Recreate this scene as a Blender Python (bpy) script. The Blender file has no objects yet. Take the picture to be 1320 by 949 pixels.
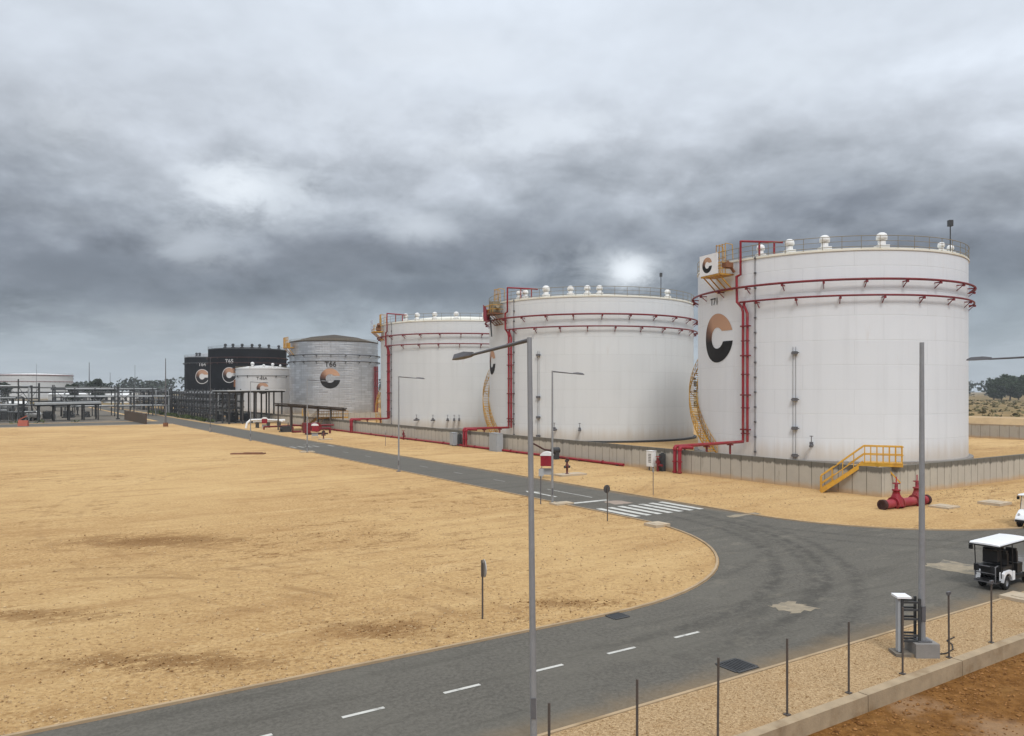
import bpy, bmesh, math, random
from math import sin, cos, pi, radians, atan2, sqrt
from mathutils import Vector, Matrix, geometry
random.seed(7)
R_ = random.Random(11)
C = bpy.context.scene.collection
SC = bpy.context.scene

# ------------------------------------------------------------------ site axes
# p runs along the near road, q along the long road beside the bund wall; camera over (0, 0)
EP = (0.8385, 0.545); EQ = (-0.545, 0.8385)
ROT = atan2(0.545, 0.8385)
CAMH, FPX, HORY = 7.0, 1000.0, 503.0
def PQ(p, q, z=0.0): return Vector((EP[0]*p+EQ[0]*q, EP[1]*p+EQ[1]*q, z))
def at(x, Y, y=None):        # a survey sight: bearing column, distance -> ground point
    return Vector(((x-660.0)/FPX*Y, Y, 0 if y is None else CAMH+(HORY-y)*Y/FPX))
def gnd(x, y):
    Y = CAMH*FPX/(y-HORY); return at(x, Y)

# ------------------------------------------------------------------ mesh builder
class MB:
    def __init__(s): s.v=[]; s.f=[]; s.sm=[]
    def add(s, vs, fs, smooth=False):
        b=len(s.v); s.v += [Vector(v) for v in vs]
        for f in fs: s.f.append([b+i for i in f]); s.sm.append(smooth)
    def box(s, c, d, M=None):
        c=Vector(c); hx,hy,hz=d[0]/2,d[1]/2,d[2]/2
        vs=[Vector((x,y,z)) for x in(-hx,hx) for y in(-hy,hy) for z in(-hz,hz)]
        if M is not None: vs=[M@v for v in vs]
        s.add([c+v for v in vs],[(0,1,3,2),(4,6,7,5),(0,4,5,1),(2,3,7,6),(0,2,6,4),(1,5,7,3)])
    def bar(s, a, b, w, h):
        a=Vector(a); b=Vector(b); d=b-a; L=d.length
        x=d.normalized(); up=Vector((0,0,1)) if abs(x.z)<.98 else Vector((1,0,0))
        y=up.cross(x).normalized(); z=x.cross(y)
        M=Matrix((x,y,z)).transposed()
        s.box((a+b)/2,(L,w,h),M)
    def tube(s, pts, r, n=8, closed=False, caps=True, r1=None):
        pts=[Vector(p) for p in pts]; m=len(pts)
        T=[]
        for i in range(m):
            if closed: t=pts[(i+1)%m]-pts[i-1]
            elif i==0: t=pts[1]-pts[0]
            elif i==m-1: t=pts[-1]-pts[-2]
            else: t=(pts[i+1]-pts[i]).normalized()+(pts[i]-pts[i-1]).normalized()
            T.append(t.normalized() if t.length>1e-9 else Vector((0,0,1)))
        up=Vector((0,0,1)) if abs(T[0].z)<.9 else Vector((1,0,0))
        N=(up-T[0]*up.dot(T[0])).normalized(); vs=[]; fs=[]
        for i in range(m):
            N=(N-T[i]*N.dot(T[i])).normalized(); B=T[i].cross(N)
            k=1.0
            if 0<i<m-1 and not closed:
                c=(pts[i+1]-pts[i]).normalized().dot((pts[i]-pts[i-1]).normalized()); k=min(1.5,1/ max(.6,sqrt(max(.01,(1+c)/2))))
            rr=(r if r1 is None else r+(r1-r)*i/(m-1))*k
            for j in range(n):
                a=2*pi*j/n; vs.append(pts[i]+N*cos(a)*rr+B*sin(a)*rr)
        for i in range(m if closed else m-1):
            i2=(i+1)%m
            for j in range(n):
                j2=(j+1)%n; fs.append((i*n+j,i*n+j2,i2*n+j2,i2*n+j))
        s.add(vs,fs,True)
        if caps and not closed:
            s.add(vs[:n],[tuple(reversed(range(n)))]); s.add(vs[-n:],[tuple(range(n))])
    def cyl(s, a, b, r, n=12, r1=None): s.tube([a,b],r,n,r1=r1)
    def lathe(s, prof, n=24, c=(0,0,0), M=None, smooth=True, a0=0, a1=2*pi):
        c=Vector(c); vs=[]; fs=[]; full=abs(a1-a0-2*pi)<1e-6; k=n if full else n+1; m=len(prof)
        for j in range(k):
            a=a0+(a1-a0)*j/n
            for (r,z) in prof:
                v=Vector((r*cos(a),r*sin(a),z)); v=M@v if M is not None else v; vs.append(c+v)
        for j in range(n):
            j2=(j+1)%k
            for i in range(m-1): fs.append((j*m+i,j2*m+i,j2*m+i+1,j*m+i+1))
        s.add(vs,fs,smooth)
    def quad(s, a,b,c,d): s.add([a,b,c,d],[(0,1,2,3)])
    def poly(s, pts, z):
        pts=[Vector((p[0],p[1],z)) for p in pts]
        tri=geometry.tessellate_polygon([pts])
        fs=[]
        for t in tri:
            a,b,c=[pts[i] for i in t]
            fs.append(t if (b-a).cross(c-a).z>0 else (t[0],t[2],t[1]))
        s.add(pts,fs)
    def sweep(s, path, w, h, z0):      # rectangular kerb profile along a 2-D path
        m=len(path); vs=[]; fs=[]
        for i in range(m):
            a=Vector(path[max(0,i-1)][:2]); b=Vector(path[min(m-1,i+1)][:2]); t=(b-a).normalized(); nn=Vector((-t.y,t.x))
            c=Vector(path[i][:2]); l=c+nn*w/2; r=c-nn*w/2
            vs+=[(l.x,l.y,z0),(l.x,l.y,z0+h),(r.x,r.y,z0+h),(r.x,r.y,z0)]
        for i in range(m-1):
            for j in range(4): fs.append((i*4+j,i*4+(j+1)%4,(i+1)*4+(j+1)%4,(i+1)*4+j))
        fs+=[(3,2,1,0),tuple((m-1)*4+j for j in range(4))]
        s.add(vs,fs)
    def build(s, name, mat, parent=None, loc=None, rz=0.0, attr=None):
        me=bpy.data.meshes.new(name); me.from_pydata([tuple(v) for v in s.v],[],s.f); 
        me.polygons.foreach_set('use_smooth',s.sm); me.materials.append(mat); me.update()
        if attr:
            at_=me.attributes.new('blend','FLOAT','POINT'); at_.data.foreach_set('value',attr)
        o=bpy.data.objects.new(name,me); C.objects.link(o)
        if loc is not None: o.location=loc
        o.rotation_euler.z=rz
        if parent is not None: o.parent=parent
        return o
def tag(o,label=None,cat=None,group=None,kind=None):
    if label: o['label']=label
    if cat: o['category']=cat
    if group: o['group']=group
    if kind: o['kind']=kind
    return o
def thing(name,label,cat,loc=(0,0,0),rz=0.0,group=None):
    o=bpy.data.objects.new(name,None); o.empty_display_size=.3; C.objects.link(o)
    o.location=loc; o.rotation_euler.z=rz
    return tag(o,label,cat,group)
def copy_tree(o,parent=None):
    c=o.copy(); C.objects.link(c)
    if parent is not None: c.parent=parent
    for ch in list(o.children): copy_tree(ch,c)
    return c
def place_copy(o,loc,rz=None,label=None):
    c=copy_tree(o); c.location=loc
    if rz is not None: c.rotation_euler.z=rz
    if label: c['label']=label
    return c

# ------------------------------------------------------------------ materials
class NT:
    def __init__(s,tree): s.t=tree; tree.nodes.clear()
    def n(s,ty,**kw):
        x=s.t.nodes.new(ty)
        for k,v in kw.items():
            if k.startswith('i_'): 
                key=k[2:]; key=int(key) if key.isdigit() else key.replace('_',' ')
                s.put(x.inputs[key],v)
            else: setattr(x,k,v)
        return x
    def put(s,sock,v):
        if isinstance(v,bpy.types.NodeSocket): s.t.links.new(v,sock)
        elif isinstance(v,bpy.types.Node): s.t.links.new(v.outputs[0],sock)
        else: sock.default_value=v
    def m(s,op,a,b=0.0,c=0.0,clamp=False):
        x=s.t.nodes.new('ShaderNodeMath'); x.operation=op; x.use_clamp=clamp
        for i,v in enumerate((a,b,c)): s.put(x.inputs[i],v)
        return x.outputs[0]
    def mix(s,f,a,b,mode='MIX'):
        x=s.t.nodes.new('ShaderNodeMix'); x.data_type='RGBA'; x.blend_type=mode; x.clamp_factor=True
        s.put(x.inputs[0],f)
        for i,v in ((6,a),(7,b)): s.put(x.inputs[i], (v[0],v[1],v[2],1) if isinstance(v,(tuple,list)) else v)
        return x.outputs[2]
    def noise(s,vec,scale,detail=4,rough=.55,dist=0.0):
        x=s.n('ShaderNodeTexNoise'); s.put(x.inputs['Vector'],vec); x.inputs['Scale'].default_value=scale
        x.inputs['Detail'].default_value=detail; x.inputs['Roughness'].default_value=rough; x.inputs['Distortion'].default_value=dist
        return x.outputs[0]
    def ramp(s,f,stops):
        x=s.n('ShaderNodeValToRGB'); s.put(x.inputs[0],f); e=x.color_ramp.elements
        while len(e)<len(stops): e.new(.5)
        for k,(p,c) in enumerate(stops):
            e[k].position=p; e[k].color=(c[0],c[1],c[2],1) if isinstance(c,(tuple,list)) else (c,c,c,1)
        return x.outputs[0]
    def step(s,f,a,b):
        x=s.n('ShaderNodeMapRange',interpolation_type='SMOOTHSTEP'); s.put(x.inputs[0],f)
        x.inputs[1].default_value=a; x.inputs[2].default_value=b; return x.outputs[0]
    def xyz(s,v):
        x=s.n('ShaderNodeSeparateXYZ'); s.put(x.inputs[0],v); return x.outputs
    def vec(s,a,b,c=0.0):
        x=s.n('ShaderNodeCombineXYZ')
        for i,v in enumerate((a,b,c)): s.put(x.inputs[i],v)
        return x.outputs[0]
    def mapv(s,v,sc,rot=(0,0,0),loc=(0,0,0)):
        x=s.n('ShaderNodeMapping'); s.put(x.inputs[0],v); x.inputs['Scale'].default_value=sc; x.inputs['Rotation'].default_value=rot; x.inputs['Location'].default_value=loc
        return x.outputs[0]
def newmat(name):
    m=bpy.data.materials.new(name); m.use_nodes=True; N=NT(m.node_tree)
    out=N.n('ShaderNodeOutputMaterial'); b=N.n('ShaderNodeBsdfPrincipled'); N.put(out.inputs[0],b.outputs[0])
    co=N.n('ShaderNodeTexCoord').outputs['Object']
    return m,N,b,co
def bump(N,b,h,strength,dist=.02):
    x=N.n('ShaderNodeBump'); x.inputs['Strength'].default_value=strength; x.inputs['Distance'].default_value=dist
    N.put(x.inputs['Height'],h); N.put(b.inputs['Normal'],x.outputs[0])
def mat(name,col,rough=.6,metal=0.0,var=.25,scale=2.0,dirt=None,dirtamt=.4,bmp=0.0,spec=.4):
    m,N,b,co=newmat(name)
    n=N.noise(co,scale,6,.6)
    c=N.mix(n,tuple(x*(1-var) for x in col),tuple(min(1,x*(1+var)) for x in col))
    if dirt:
        d=N.noise(co,scale*.45,5,.65); c=N.mix(N.m('MULTIPLY',N.step(d,.5,.72),dirtamt),c,dirt)
    N.put(b.inputs['Base Color'],c); b.inputs['Metallic'].default_value=metal
    N.put(b.inputs['Roughness'],N.m('ADD',N.m('MULTIPLY',n,.25),rough-.12)); b.inputs['Specular IOR Level'].default_value=spec
    if bmp: bump(N,b,N.noise(co,scale*8,4,.6),bmp)
    return m
RUST=(.16,.06,.025); SANDC=(.5,.31,.14)
M={}
M['red']=mat('red_paint',(.25,.010,.020),.5,var=.4,scale=1.6,dirt=(.22,.08,.055),dirtamt=.65)
M['red_dk']=mat('aged_red_paint',(.17,.012,.018),.5,var=.35,scale=1.5,dirt=(.09,.03,.03),dirtamt=.6)
M['yellow']=mat('yellow_paint',(.60,.32,.035),.5,var=.3,scale=2,dirt=(.33,.16,.05),dirtamt=.6)
M['yellow_dk']=mat('rusty_yellow_paint',(.50,.27,.035),.6,var=.4,scale=2,dirt=RUST,dirtamt=.8)
M['rust']=mat('rusty_steel',(.20,.085,.04),.75,var=.4,scale=2,dirt=(.09,.05,.03),dirtamt=.6)
M['galv']=mat('galvanised_steel',(.29,.30,.315),.5,.35,var=.2,scale=3,dirt=(.15,.14,.14))
M['galv_dk']=mat('weathered_galvanised_steel',(.13,.13,.14),.55,.3,var=.3,scale=3,dirt=(.1,.08,.06))
M['steel_dk']=mat('dark_steel',(.05,.052,.055),.6,.2,var=.4,scale=3)
M['fence']=mat('fence_post_steel',(.09,.075,.065),.65,.1,var=.4,scale=6,dirt=(.12,.07,.04))
M['rail']=mat('railing_steel',(.22,.19,.13),.6,.1,var=.4,scale=2,dirt=(.30,.19,.06),dirtamt=.6)
M['concrete']=mat('concrete',(.33,.30,.25),.85,var=.2,scale=3,dirt=(.22,.17,.11),bmp=.3)
M['conc_pale']=mat('pale_concrete',(.45,.37,.27),.85,var=.2,scale=3,dirt=SANDC,bmp=.3)
M['conc_dk']=mat('grey_concrete',(.24,.225,.21),.85,var=.25,scale=4,dirt=(.13,.12,.11),bmp=.3)
M['white']=mat('white_paint',(.74,.74,.73),.4,var=.06,scale=2,dirt=(.5,.46,.4),dirtamt=.3)
M['whiteplastic']=mat('white_plastic',(.80,.81,.83),.32,var=.04,scale=2,dirt=(.62,.6,.57),dirtamt=.25)
M['roofwhite']=mat('roof_white',(.72,.70,.62),.6,var=.12,scale=.5,dirt=(.5,.42,.25),dirtamt=.5)
M['roofbrown']=mat('weathered_brown_roof',(.05,.038,.026),.85,var=.4,scale=.6,dirt=(.08,.05,.03))
M['roofdark']=mat('dark_roof_sheet',(.055,.045,.04),.7,var=.3,scale=1.5)
M['roofgrey']=mat('pale_roof_sheet',(.42,.43,.43),.5,.1,var=.15,scale=1)
M['black']=mat('black_vinyl',(.012,.012,.013),.5,var=.4,scale=5)
M['rubber']=mat('tyre_rubber',(.016,.015,.015),.85,var=.4,scale=8,dirt=(.05,.04,.03))
M['grey']=mat('grey_panel_paint',(.33,.35,.37),.5,var=.12,scale=2,dirt=(.25,.22,.18))
M['signback']=mat('sign_back_metal',(.085,.08,.08),.55,.2,var=.3,scale=6)
M['signgrey']=mat('sign_face_grey',(.38,.37,.36),.5,.1,var=.2,scale=6)
M['hydrant']=mat('hydrant_rust_red',(.11,.025,.02),.6,var=.4,scale=5,dirt=(.03,.02,.02))
M['ductile']=mat('corroded_pipe',(.055,.022,.018),.8,var=.4,scale=5)
M['pinkpipe']=mat('faded_red_pipe',(.30,.03,.042),.55,var=.35,scale=2.5,dirt=(.34,.12,.10),dirtamt=.5)
M['paintmark']=mat('road_paint',(.52,.51,.47),.75,var=.3,scale=5,dirt=(.17,.16,.14),dirtamt=.85)
M['plant']=mat('plant_steel',(.045,.046,.047),.6,.2,var=.4,scale=.5,dirt=(.13,.11,.09))
M['plant_lt']=mat('plant_pipe_grey',(.20,.20,.195),.5,.3,var=.25,scale=.4,dirt=(.18,.15,.12))
M['pipe_pale']=mat('pale_silver_pipe',(.40,.41,.41),.4,.4,var=.2,scale=.3,dirt=(.2,.18,.15))
M['plinthdk']=mat('dusty_dark_plinth',(.17,.145,.115),.9,var=.35,scale=4,dirt=(.30,.22,.13),dirtamt=.7,bmp=.3)
M['blue']=mat('blue_panel',(.55,.6,.75),.5,var=.1)
M['numdark']=mat('dark_number_paint',(.035,.03,.03),.6,var=.3)
M['numwhite']=mat('white_number_paint',(.62,.62,.62),.6,var=.1)
M['brick']=mat('brown_fence_boards',(.10,.065,.04),.8,var=.4,scale=1.2)
M['orange']=mat('faded_orange_barrier',(.40,.10,.06),.6,var=.25,scale=3)
M['bark']=mat('tree_bark',(.07,.05,.035),.9,var=.4,scale=2)
def leafmat(name,a,b):
    m,N,bs,co=newmat(name)
    n=N.noise(co,.18,5,.7); n2=N.noise(co,1.3,3)
    N.put(bs.inputs['Base Color'],N.mix(N.m('MULTIPLY_ADD',n2,.5,N.m('SUBTRACT',n,.25),clamp=True),a,b)); bs.inputs['Roughness'].default_value=.75
    bs.inputs['Specular IOR Level'].default_value=.2
    return m
M['leaf']=leafmat('green_leaves',(.014,.028,.012),(.05,.075,.03))
M['leaf_far']=leafmat('far_wood_leaves',(.018,.03,.018),(.045,.06,.035))
M['scrub']=leafmat('dry_scrub',(.05,.055,.02),(.20,.16,.07))
M['weed']=leafmat('green_weed',(.03,.05,.015),(.10,.12,.05))

def shellmat(name,base,R,row,width,mort=.035,metal=0.0,rough=.45,tint=.05,seam=.90,streak=.12,rustamt=.10,bstr=.25,spec=.4):
    m,N,b,co=newmat(name); b.inputs['Specular IOR Level'].default_value=spec
    x,y,z=N.xyz(co)
    arc=N.m('MULTIPLY',N.m('ARCTAN2',y,x),R)
    v=N.vec(arc,z)
    br=N.n('ShaderNodeTexBrick',offset=.37); N.put(br.inputs['Vector'],v)
    d=tuple(c*(1-tint) for c in base); w=tuple(min(1,c*(1+tint)) for c in base)
    br.inputs['Color1'].default_value=(*d,1); br.inputs['Color2'].default_value=(*w,1)
    br.inputs['Mortar'].default_value=(*(c*seam for c in base),1)
    for k,val in (('Scale',1.0),('Mortar Size',mort),('Mortar Smooth',.6),('Bias',0.0),('Brick Width',width),('Row Height',row)): br.inputs[k].default_value=val
    st=N.noise(N.vec(N.m('MULTIPLY',arc,1.1),N.m('MULTIPLY',z,.05)),1.0,5,.6)
    c=N.mix(N.m('MULTIPLY',N.step(st,.45,.75),streak),br.outputs[0],tuple(x*.62 for x in base))
    bl=N.noise(v,.22,5,.6); c=N.mix(N.m('MULTIPLY',N.step(bl,.35,.75),streak),c,tuple(x*.85 for x in base))
    ru=N.noise(N.vec(N.m('MULTIPLY',arc,.7),N.m('MULTIPLY',z,.10)),1.3,6,.7)
    c=N.mix(N.m('MULTIPLY',N.step(ru,.60,.78),rustamt),c,(.36,.22,.10))
    dz_=N.m('ADD',z,N.m('MULTIPLY',st,-2.2)); c=N.mix(N.m('MULTIPLY',N.step(dz_,1.2,-.9),.45),c,(.42,.31,.18))
    N.put(b.inputs['Base Color'],c); b.inputs['Metallic'].default_value=metal
    N.put(b.inputs['Roughness'],N.m('MULTIPLY_ADD',bl,.25,rough-.1))
    h=N.m('ADD',N.m('MULTIPLY',br.outputs[1],-1.0),N.m('MULTIPLY',N.noise(v,.5,3),1.2))
    bump(N,b,h,bstr,.03)
    return m
def logomat():
    m,N,b,co=newmat('logo_paint')
    a=N.n('ShaderNodeAttribute',attribute_name='blend').outputs['Fac']
    c=N.ramp(a,[(0,(.48,.29,.19)),(.30,(.45,.27,.18)),(.42,(.16,.085,.06)),(.52,(.022,.02,.02)),(1,(.016,.016,.017))])
    N.put(b.inputs['Base Color'],c); b.inputs['Roughness'].default_value=.7; b.inputs['Specular IOR Level'].default_value=.15
    return m
M['logo']=logomat()

def sandmat():
    m,N,b,co=newmat('sand')
    f=N.noise(co,7,6,.7); g=N.noise(co,.5,5,.6); h=N.noise(co,.045,4,.6); sp=N.noise(co,26,3,.75)
    rc=N.mapv(co,(1,1,1),(0,0,-ROT)); lay=N.noise(N.mapv(rc,(.10,.55,1)),1.0,8,.68,.3); mid=N.noise(N.mapv(co,(.6,.9,1)),3.0,8,.78)
    c=N.mix(N.step(f,.30,.72),(.365,.213,.086),(.64,.430,.205))
    c=N.mix(N.m('MULTIPLY',N.step(g,.42,.75),.45),c,(.385,.225,.092))
    c=N.mix(N.m('MULTIPLY',N.step(h,.40,.62),.5),c,(.63,.435,.21))
    c=N.mix(N.m('MULTIPLY',N.step(lay,.50,.68),.50),c,(.34,.19,.078))
    c=N.mix(N.m('MULTIPLY',N.step(lay,.46,.32),.40),c,(.69,.49,.255))
    c=N.mix(N.m('MULTIPLY',N.step(mid,.54,.66),.55),c,(.25,.13,.045))
    c=N.mix(N.m('MULTIPLY',N.step(mid,.46,.34),.40),c,(.66,.49,.28))
    c=N.mix(N.m('MULTIPLY',N.step(sp,.60,.72),.55),c,(.68,.50,.30))
    c=N.mix(N.m('MULTIPLY',N.step(sp,.42,.28),.50),c,(.20,.11,.045))
    # damp brown stains, in streaky patches
    sv=N.mapv(rc,(.6,1.0,1)); s1=N.m('MULTIPLY_ADD',N.noise(sv,3.4,8,.80,.3),.62,N.m('MULTIPLY',N.noise(sv,.8,6,.6),.38)); s0=N.noise(N.mapv(co,(1,1,1),loc=(31,7,0)),.055,3,.5)
    st=N.m('MULTIPLY',N.step(s1,.535,.575),N.step(s0,.46,.58))
    x,y,z=N.xyz(co)
    for (cx,cy,rx,ry,k) in ((-9.0,20.0,4.2,1.1,1.0),(-3.7,22.7,2.4,1.2,.9),(1.8,25.5,2.6,.8,.8),(-16,24.2,5.5,1.1,.85),(-16.5,36,5.5,2.2,1.0),(-7.5,37.5,5,1.5,.55),(-9.5,16.8,3,.6,.35),(-1.0,34.5,5,.9,.5),(4,21.5,2,.9,.4)):
        dx=N.m('DIVIDE',N.m('SUBTRACT',x,cx),rx); dy=N.m('DIVIDE',N.m('SUBTRACT',y,cy),ry)
        d=N.m('ADD',N.m('MULTIPLY',dx,dx),N.m('MULTIPLY',dy,dy))
        w=N.m('MULTIPLY',N.m('POWER',2.718,N.m('MULTIPLY',d,-1.1)),k)
        st=N.m('MAXIMUM',st,N.m('MULTIPLY',w,N.step(N.m('MULTIPLY_ADD',w,.13,s1),.55,.592)))
    c=N.mix(N.m('MULTIPLY',st,.68),c,(.165,.074,.022))
    # tyre tracks of turning vehicles
    tr=None
    for (cx,cy,r,k) in ((-14,16,13.0,.5),(-14,16,14.7,.5),(-22,8,26,.4),(-22,8,27.7,.4),(-30,70,42,.35),(-30,70,43.8,.35),(10,60,38,.3),(10,60,39.8,.3)):
        dx=N.m('SUBTRACT',x,cx); dy=N.m('SUBTRACT',y,cy)
        d=N.m('ABSOLUTE',N.m('SUBTRACT',N.m('SQRT',N.m('ADD',N.m('MULTIPLY',dx,dx),N.m('MULTIPLY',dy,dy))),r))
        w=N.m('MULTIPLY',N.step(d,.26,.08),k); tr=w if tr is None else N.m('MAXIMUM',tr,w)
    tr=N.m('MULTIPLY',tr,N.step(g,.40,.62))
    c=N.mix(N.m('MULTIPLY',tr,.85),c,(.25,.14,.06))
    N.put(b.inputs['Base Color'],c); b.inputs['Roughness'].default_value=.95; b.inputs['Specular IOR Level'].default_value=.12
    bump(N,b,N.m('ADD',N.m('ADD',f,N.m('MULTIPLY',sp,.6)),N.m('MULTIPLY',g,1.2)),.75,.09)
    return m
def gravelmat():
    m,N,b,co=newmat('gravel')
    vo=N.n('ShaderNodeTexVoronoi',feature='F1'); N.put(vo.inputs['Vector'],co); vo.inputs['Scale'].default_value=26
    f=N.noise(co,14,5,.7); g=N.noise(co,.7,5,.6)
    c=N.mix(N.step(f,.3,.7),(.33,.21,.105),(.58,.415,.24))
    c=N.mix(N.m('MULTIPLY',N.step(vo.outputs[0],.5,.8),.5),c,(.20,.12,.055))
    c=N.mix(N.m('MULTIPLY',N.step(g,.5,.7),.4),c,(.36,.21,.09))
    N.put(b.inputs['Base Color'],c); b.inputs['Roughness'].default_value=.95; b.inputs['Specular IOR Level'].default_value=.15
    bump(N,b,N.m('SUBTRACT',f,vo.outputs[0]),.8,.04)
    return m
def soilmat():
    m,N,b,co=newmat('red_soil')
    f=N.noise(co,4,7,.7); g=N.noise(co,.6,6,.65); s=N.noise(N.mapv(co,(.6,1.3,1),(0,0,.5)),1.3,7,.7)
    c=N.mix(N.step(f,.3,.7),(.145,.062,.015),(.27,.128,.038))
    c=N.mix(N.m('MULTIPLY',N.step(g,.45,.7),.6),c,(.31,.165,.055))
    c=N.mix(N.m('MULTIPLY',N.step(s,.58,.70),.7),c,(.09,.035,.012))
    x,y,z=N.xyz(co)
    for (pp,r,k) in ((gnd(1190,895),.8,.6),(gnd(1290,925),1.0,.5)):
        dx=N.m('SUBTRACT',x,pp.x); dy=N.m('SUBTRACT',y,pp.y)
        d=N.m('ADD',N.m('MULTIPLY',dx,dx),N.m('MULTIPLY',dy,dy))
        c=N.mix(N.m('MULTIPLY',N.m('MULTIPLY',N.step(d,r*r*1.6,0),k),N.step(g,.35,.6)),c,(.40,.27,.17))
    N.put(b.inputs['Base Color'],c); b.inputs['Roughness'].default_value=.95; b.inputs['Specular IOR Level'].default_value=.1
    bump(N,b,N.m('ADD',N.m('ADD',f,g),s),.9,.12)
    return m
def asphaltmat():
    m,N,b,co=newmat('asphalt')
    # object coordinates are p, q (the object is turned to the site axes)
    f=N.noise(co,30,4,.7); g=N.noise(co,.35,6,.6); l=N.noise(N.mapv(co,(.12,1.2,1)),1.0,6,.65); gg=N.noise(co,2.2,6,.65)
    fa=N.noise(co,9,5,.75); c=N.mix(N.step(fa,.3,.7),(.086,.079,.067),(.142,.131,.112)); c=N.mix(N.m('MULTIPLY',N.step(f,.55,.75),.3),c,(.18,.165,.14))
    ck=N.n('ShaderNodeTexVoronoi',feature='DISTANCE_TO_EDGE'); N.put(ck.inputs['Vector'],N.n('ShaderNodeVectorMath',operation='ADD',i_0=co,i_1=N.vec(N.m('MULTIPLY',N.noise(co,1.1,4),1.6),N.m('MULTIPLY',N.noise(N.mapv(co,(1,1,1),loc=(9,4,0)),1.1,4),1.6)))); ck.inputs['Scale'].default_value=.16
    crk=N.m('MULTIPLY',N.step(ck.outputs[0],.006,.001),N.step(g,.46,.58)); c=N.mix(N.m('MULTIPLY',crk,.35),c,(.035,.03,.025))
    c=N.mix(N.m('MULTIPLY',N.step(g,.42,.68),.5),c,(.138,.128,.108))
    c=N.mix(N.m('MULTIPLY',N.step(l,.50,.66),.3),c,(.056,.052,.043))
    p,q,z=N.xyz(co)
    # polished / dusty tyre arcs through the junction
    tr=None
    for (cx,cy,r,k) in ((15.6,31.55,15.2,.55),(15.6,31.55,16.9,.6),(13.5,33,18.9,.45),(13.5,33,20.4,.45),(46,29,13.6,.4),(46,29,15.3,.35),(20,34,14,.3),(8,40,26.5,.35)):
        dx=N.m('SUBTRACT',p,cx); dy=N.m('SUBTRACT',q,cy)
        d=N.m('ABSOLUTE',N.m('SUBTRACT',N.m('SQRT',N.m('ADD',N.m('MULTIPLY',dx,dx),N.m('MULTIPLY',dy,dy))),r))
        w=N.m('MULTIPLY',N.step(d,.42,.05),k); tr=w if tr is None else N.m('MAXIMUM',tr,w)
    tr=N.m('MULTIPLY',tr,N.step(gg,.35,.6))
    zone=N.step(N.m('ADD',N.m('MULTIPLY',N.m('SUBTRACT',p,31),N.m('SUBTRACT',p,31)),N.m('MULTIPLY',N.m('SUBTRACT',q,19),N.m('SUBTRACT',q,19))),500,60)
    tr=N.m('MULTIPLY',tr,zone)
    c=N.mix(N.m('MULTIPLY',tr,.95),c,(.040,.038,.034))
    du=N.noise(N.mapv(co,(.5,1,1),(0,0,.6)),1.1,7,.7); c=N.mix(N.m('MULTIPLY',N.m('MULTIPLY',N.step(du,.54,.68),zone),.40),c,(.20,.18,.145))
    # sand blown over the edge beside the gravel strip
    ed=N.m('MULTIPLY_ADD',N.noise(co,.6,5,.6),1.6,q)
    c=N.mix(N.m('MULTIPLY',N.step(ed,14.7,13.4),.5),c,(.27,.18,.09))
    ed2=N.m('MULTIPLY_ADD',N.noise(co,.8,5,.6),1.0,p)
    c=N.mix(N.m('MULTIPLY',N.m('MULTIPLY',N.step(ed2,34.7,35.5),N.step(q,28,34)),.35),c,(.30,.2,.1))
    N.put(b.inputs['Base Color'],c); N.put(b.inputs['Roughness'],N.m('MULTIPLY_ADD',g,.2,.72)); b.inputs['Specular IOR Level'].default_value=.12
    bump(N,b,N.m('ADD',f,N.m('MULTIPLY',gg,.5)),.45,.02)
    return m
def scrubgroundmat():
    m,N,b,co=newmat('scrub_ground')
    f=N.noise(co,.25,7,.7); g=N.noise(co,.03,5,.6); h=N.noise(N.mapv(co,(.3,1,1),(0,0,ROT)),.09,6,.7)
    c=N.mix(N.step(f,.35,.65),(.14,.105,.045),(.33,.22,.105))
    c=N.mix(N.m('MULTIPLY',N.step(g,.45,.6),.6),c,(.10,.09,.04))
    c=N.mix(N.m('MULTIPLY',N.step(h,.58,.68),.6),c,(.42,.29,.16))
    N.put(b.inputs['Base Color'],c); b.inputs['Roughness'].default_value=1; b.inputs['Specular IOR Level'].default_value=.1
    return m
def wallmat(name,jw,h,base=(.46,.425,.36),cap=.40,dk=(.05,.046,.036)):
    m,N,b,co=newmat(name)       # x along the wall, z up
    x,y,z=N.xyz(co); s=N.m('ADD',x,y)
    n=N.noise(co,1.1,6,.65); v=N.noise(N.vec(N.m('MULTIPLY',s,2.3),N.m('MULTIPLY',z,.35)),1.0,6,.7); big=N.noise(co,.12,3)
    c=N.mix(n,tuple(k*.8 for k in base),tuple(k*1.15 for k in base))
    c=N.mix(N.m('MULTIPLY',N.step(big,.4,.65),.35),c,(.40,.37,.33))
    fr=N.m('ABSOLUTE',N.m('SUBTRACT',N.m('FRACT',N.m('DIVIDE',s,jw)),.5))
    jn=N.m('MULTIPLY',N.step(fr,.5-.045/jw,.5-.012/jw),N.m('MULTIPLY_ADD',v,.9,.25))
    c=N.mix(N.m('MULTIPLY',N.step(v,.56,.74),.5),c,(.20,.175,.135))
    c=N.mix(jn,c,(.075,.065,.05))
    hz=N.m('MULTIPLY_ADD',N.m('SUBTRACT',v,.5),.7,z)
    c=N.mix(N.m('MULTIPLY',N.step(hz,h-cap-.08,h-cap+.10),.74),c,dk)
    hb=N.m('MULTIPLY_ADD',n,.5,z)
    c=N.mix(N.m('MULTIPLY',N.step(hb,.75,.25),.7),c,SANDC)
    N.put(b.inputs['Base Color'],c); b.inputs['Roughness'].default_value=.9; b.inputs['Specular IOR Level'].default_value=.2
    bump(N,b,N.m('SUBTRACT',n,jn),.5,.03)
    return m

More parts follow.
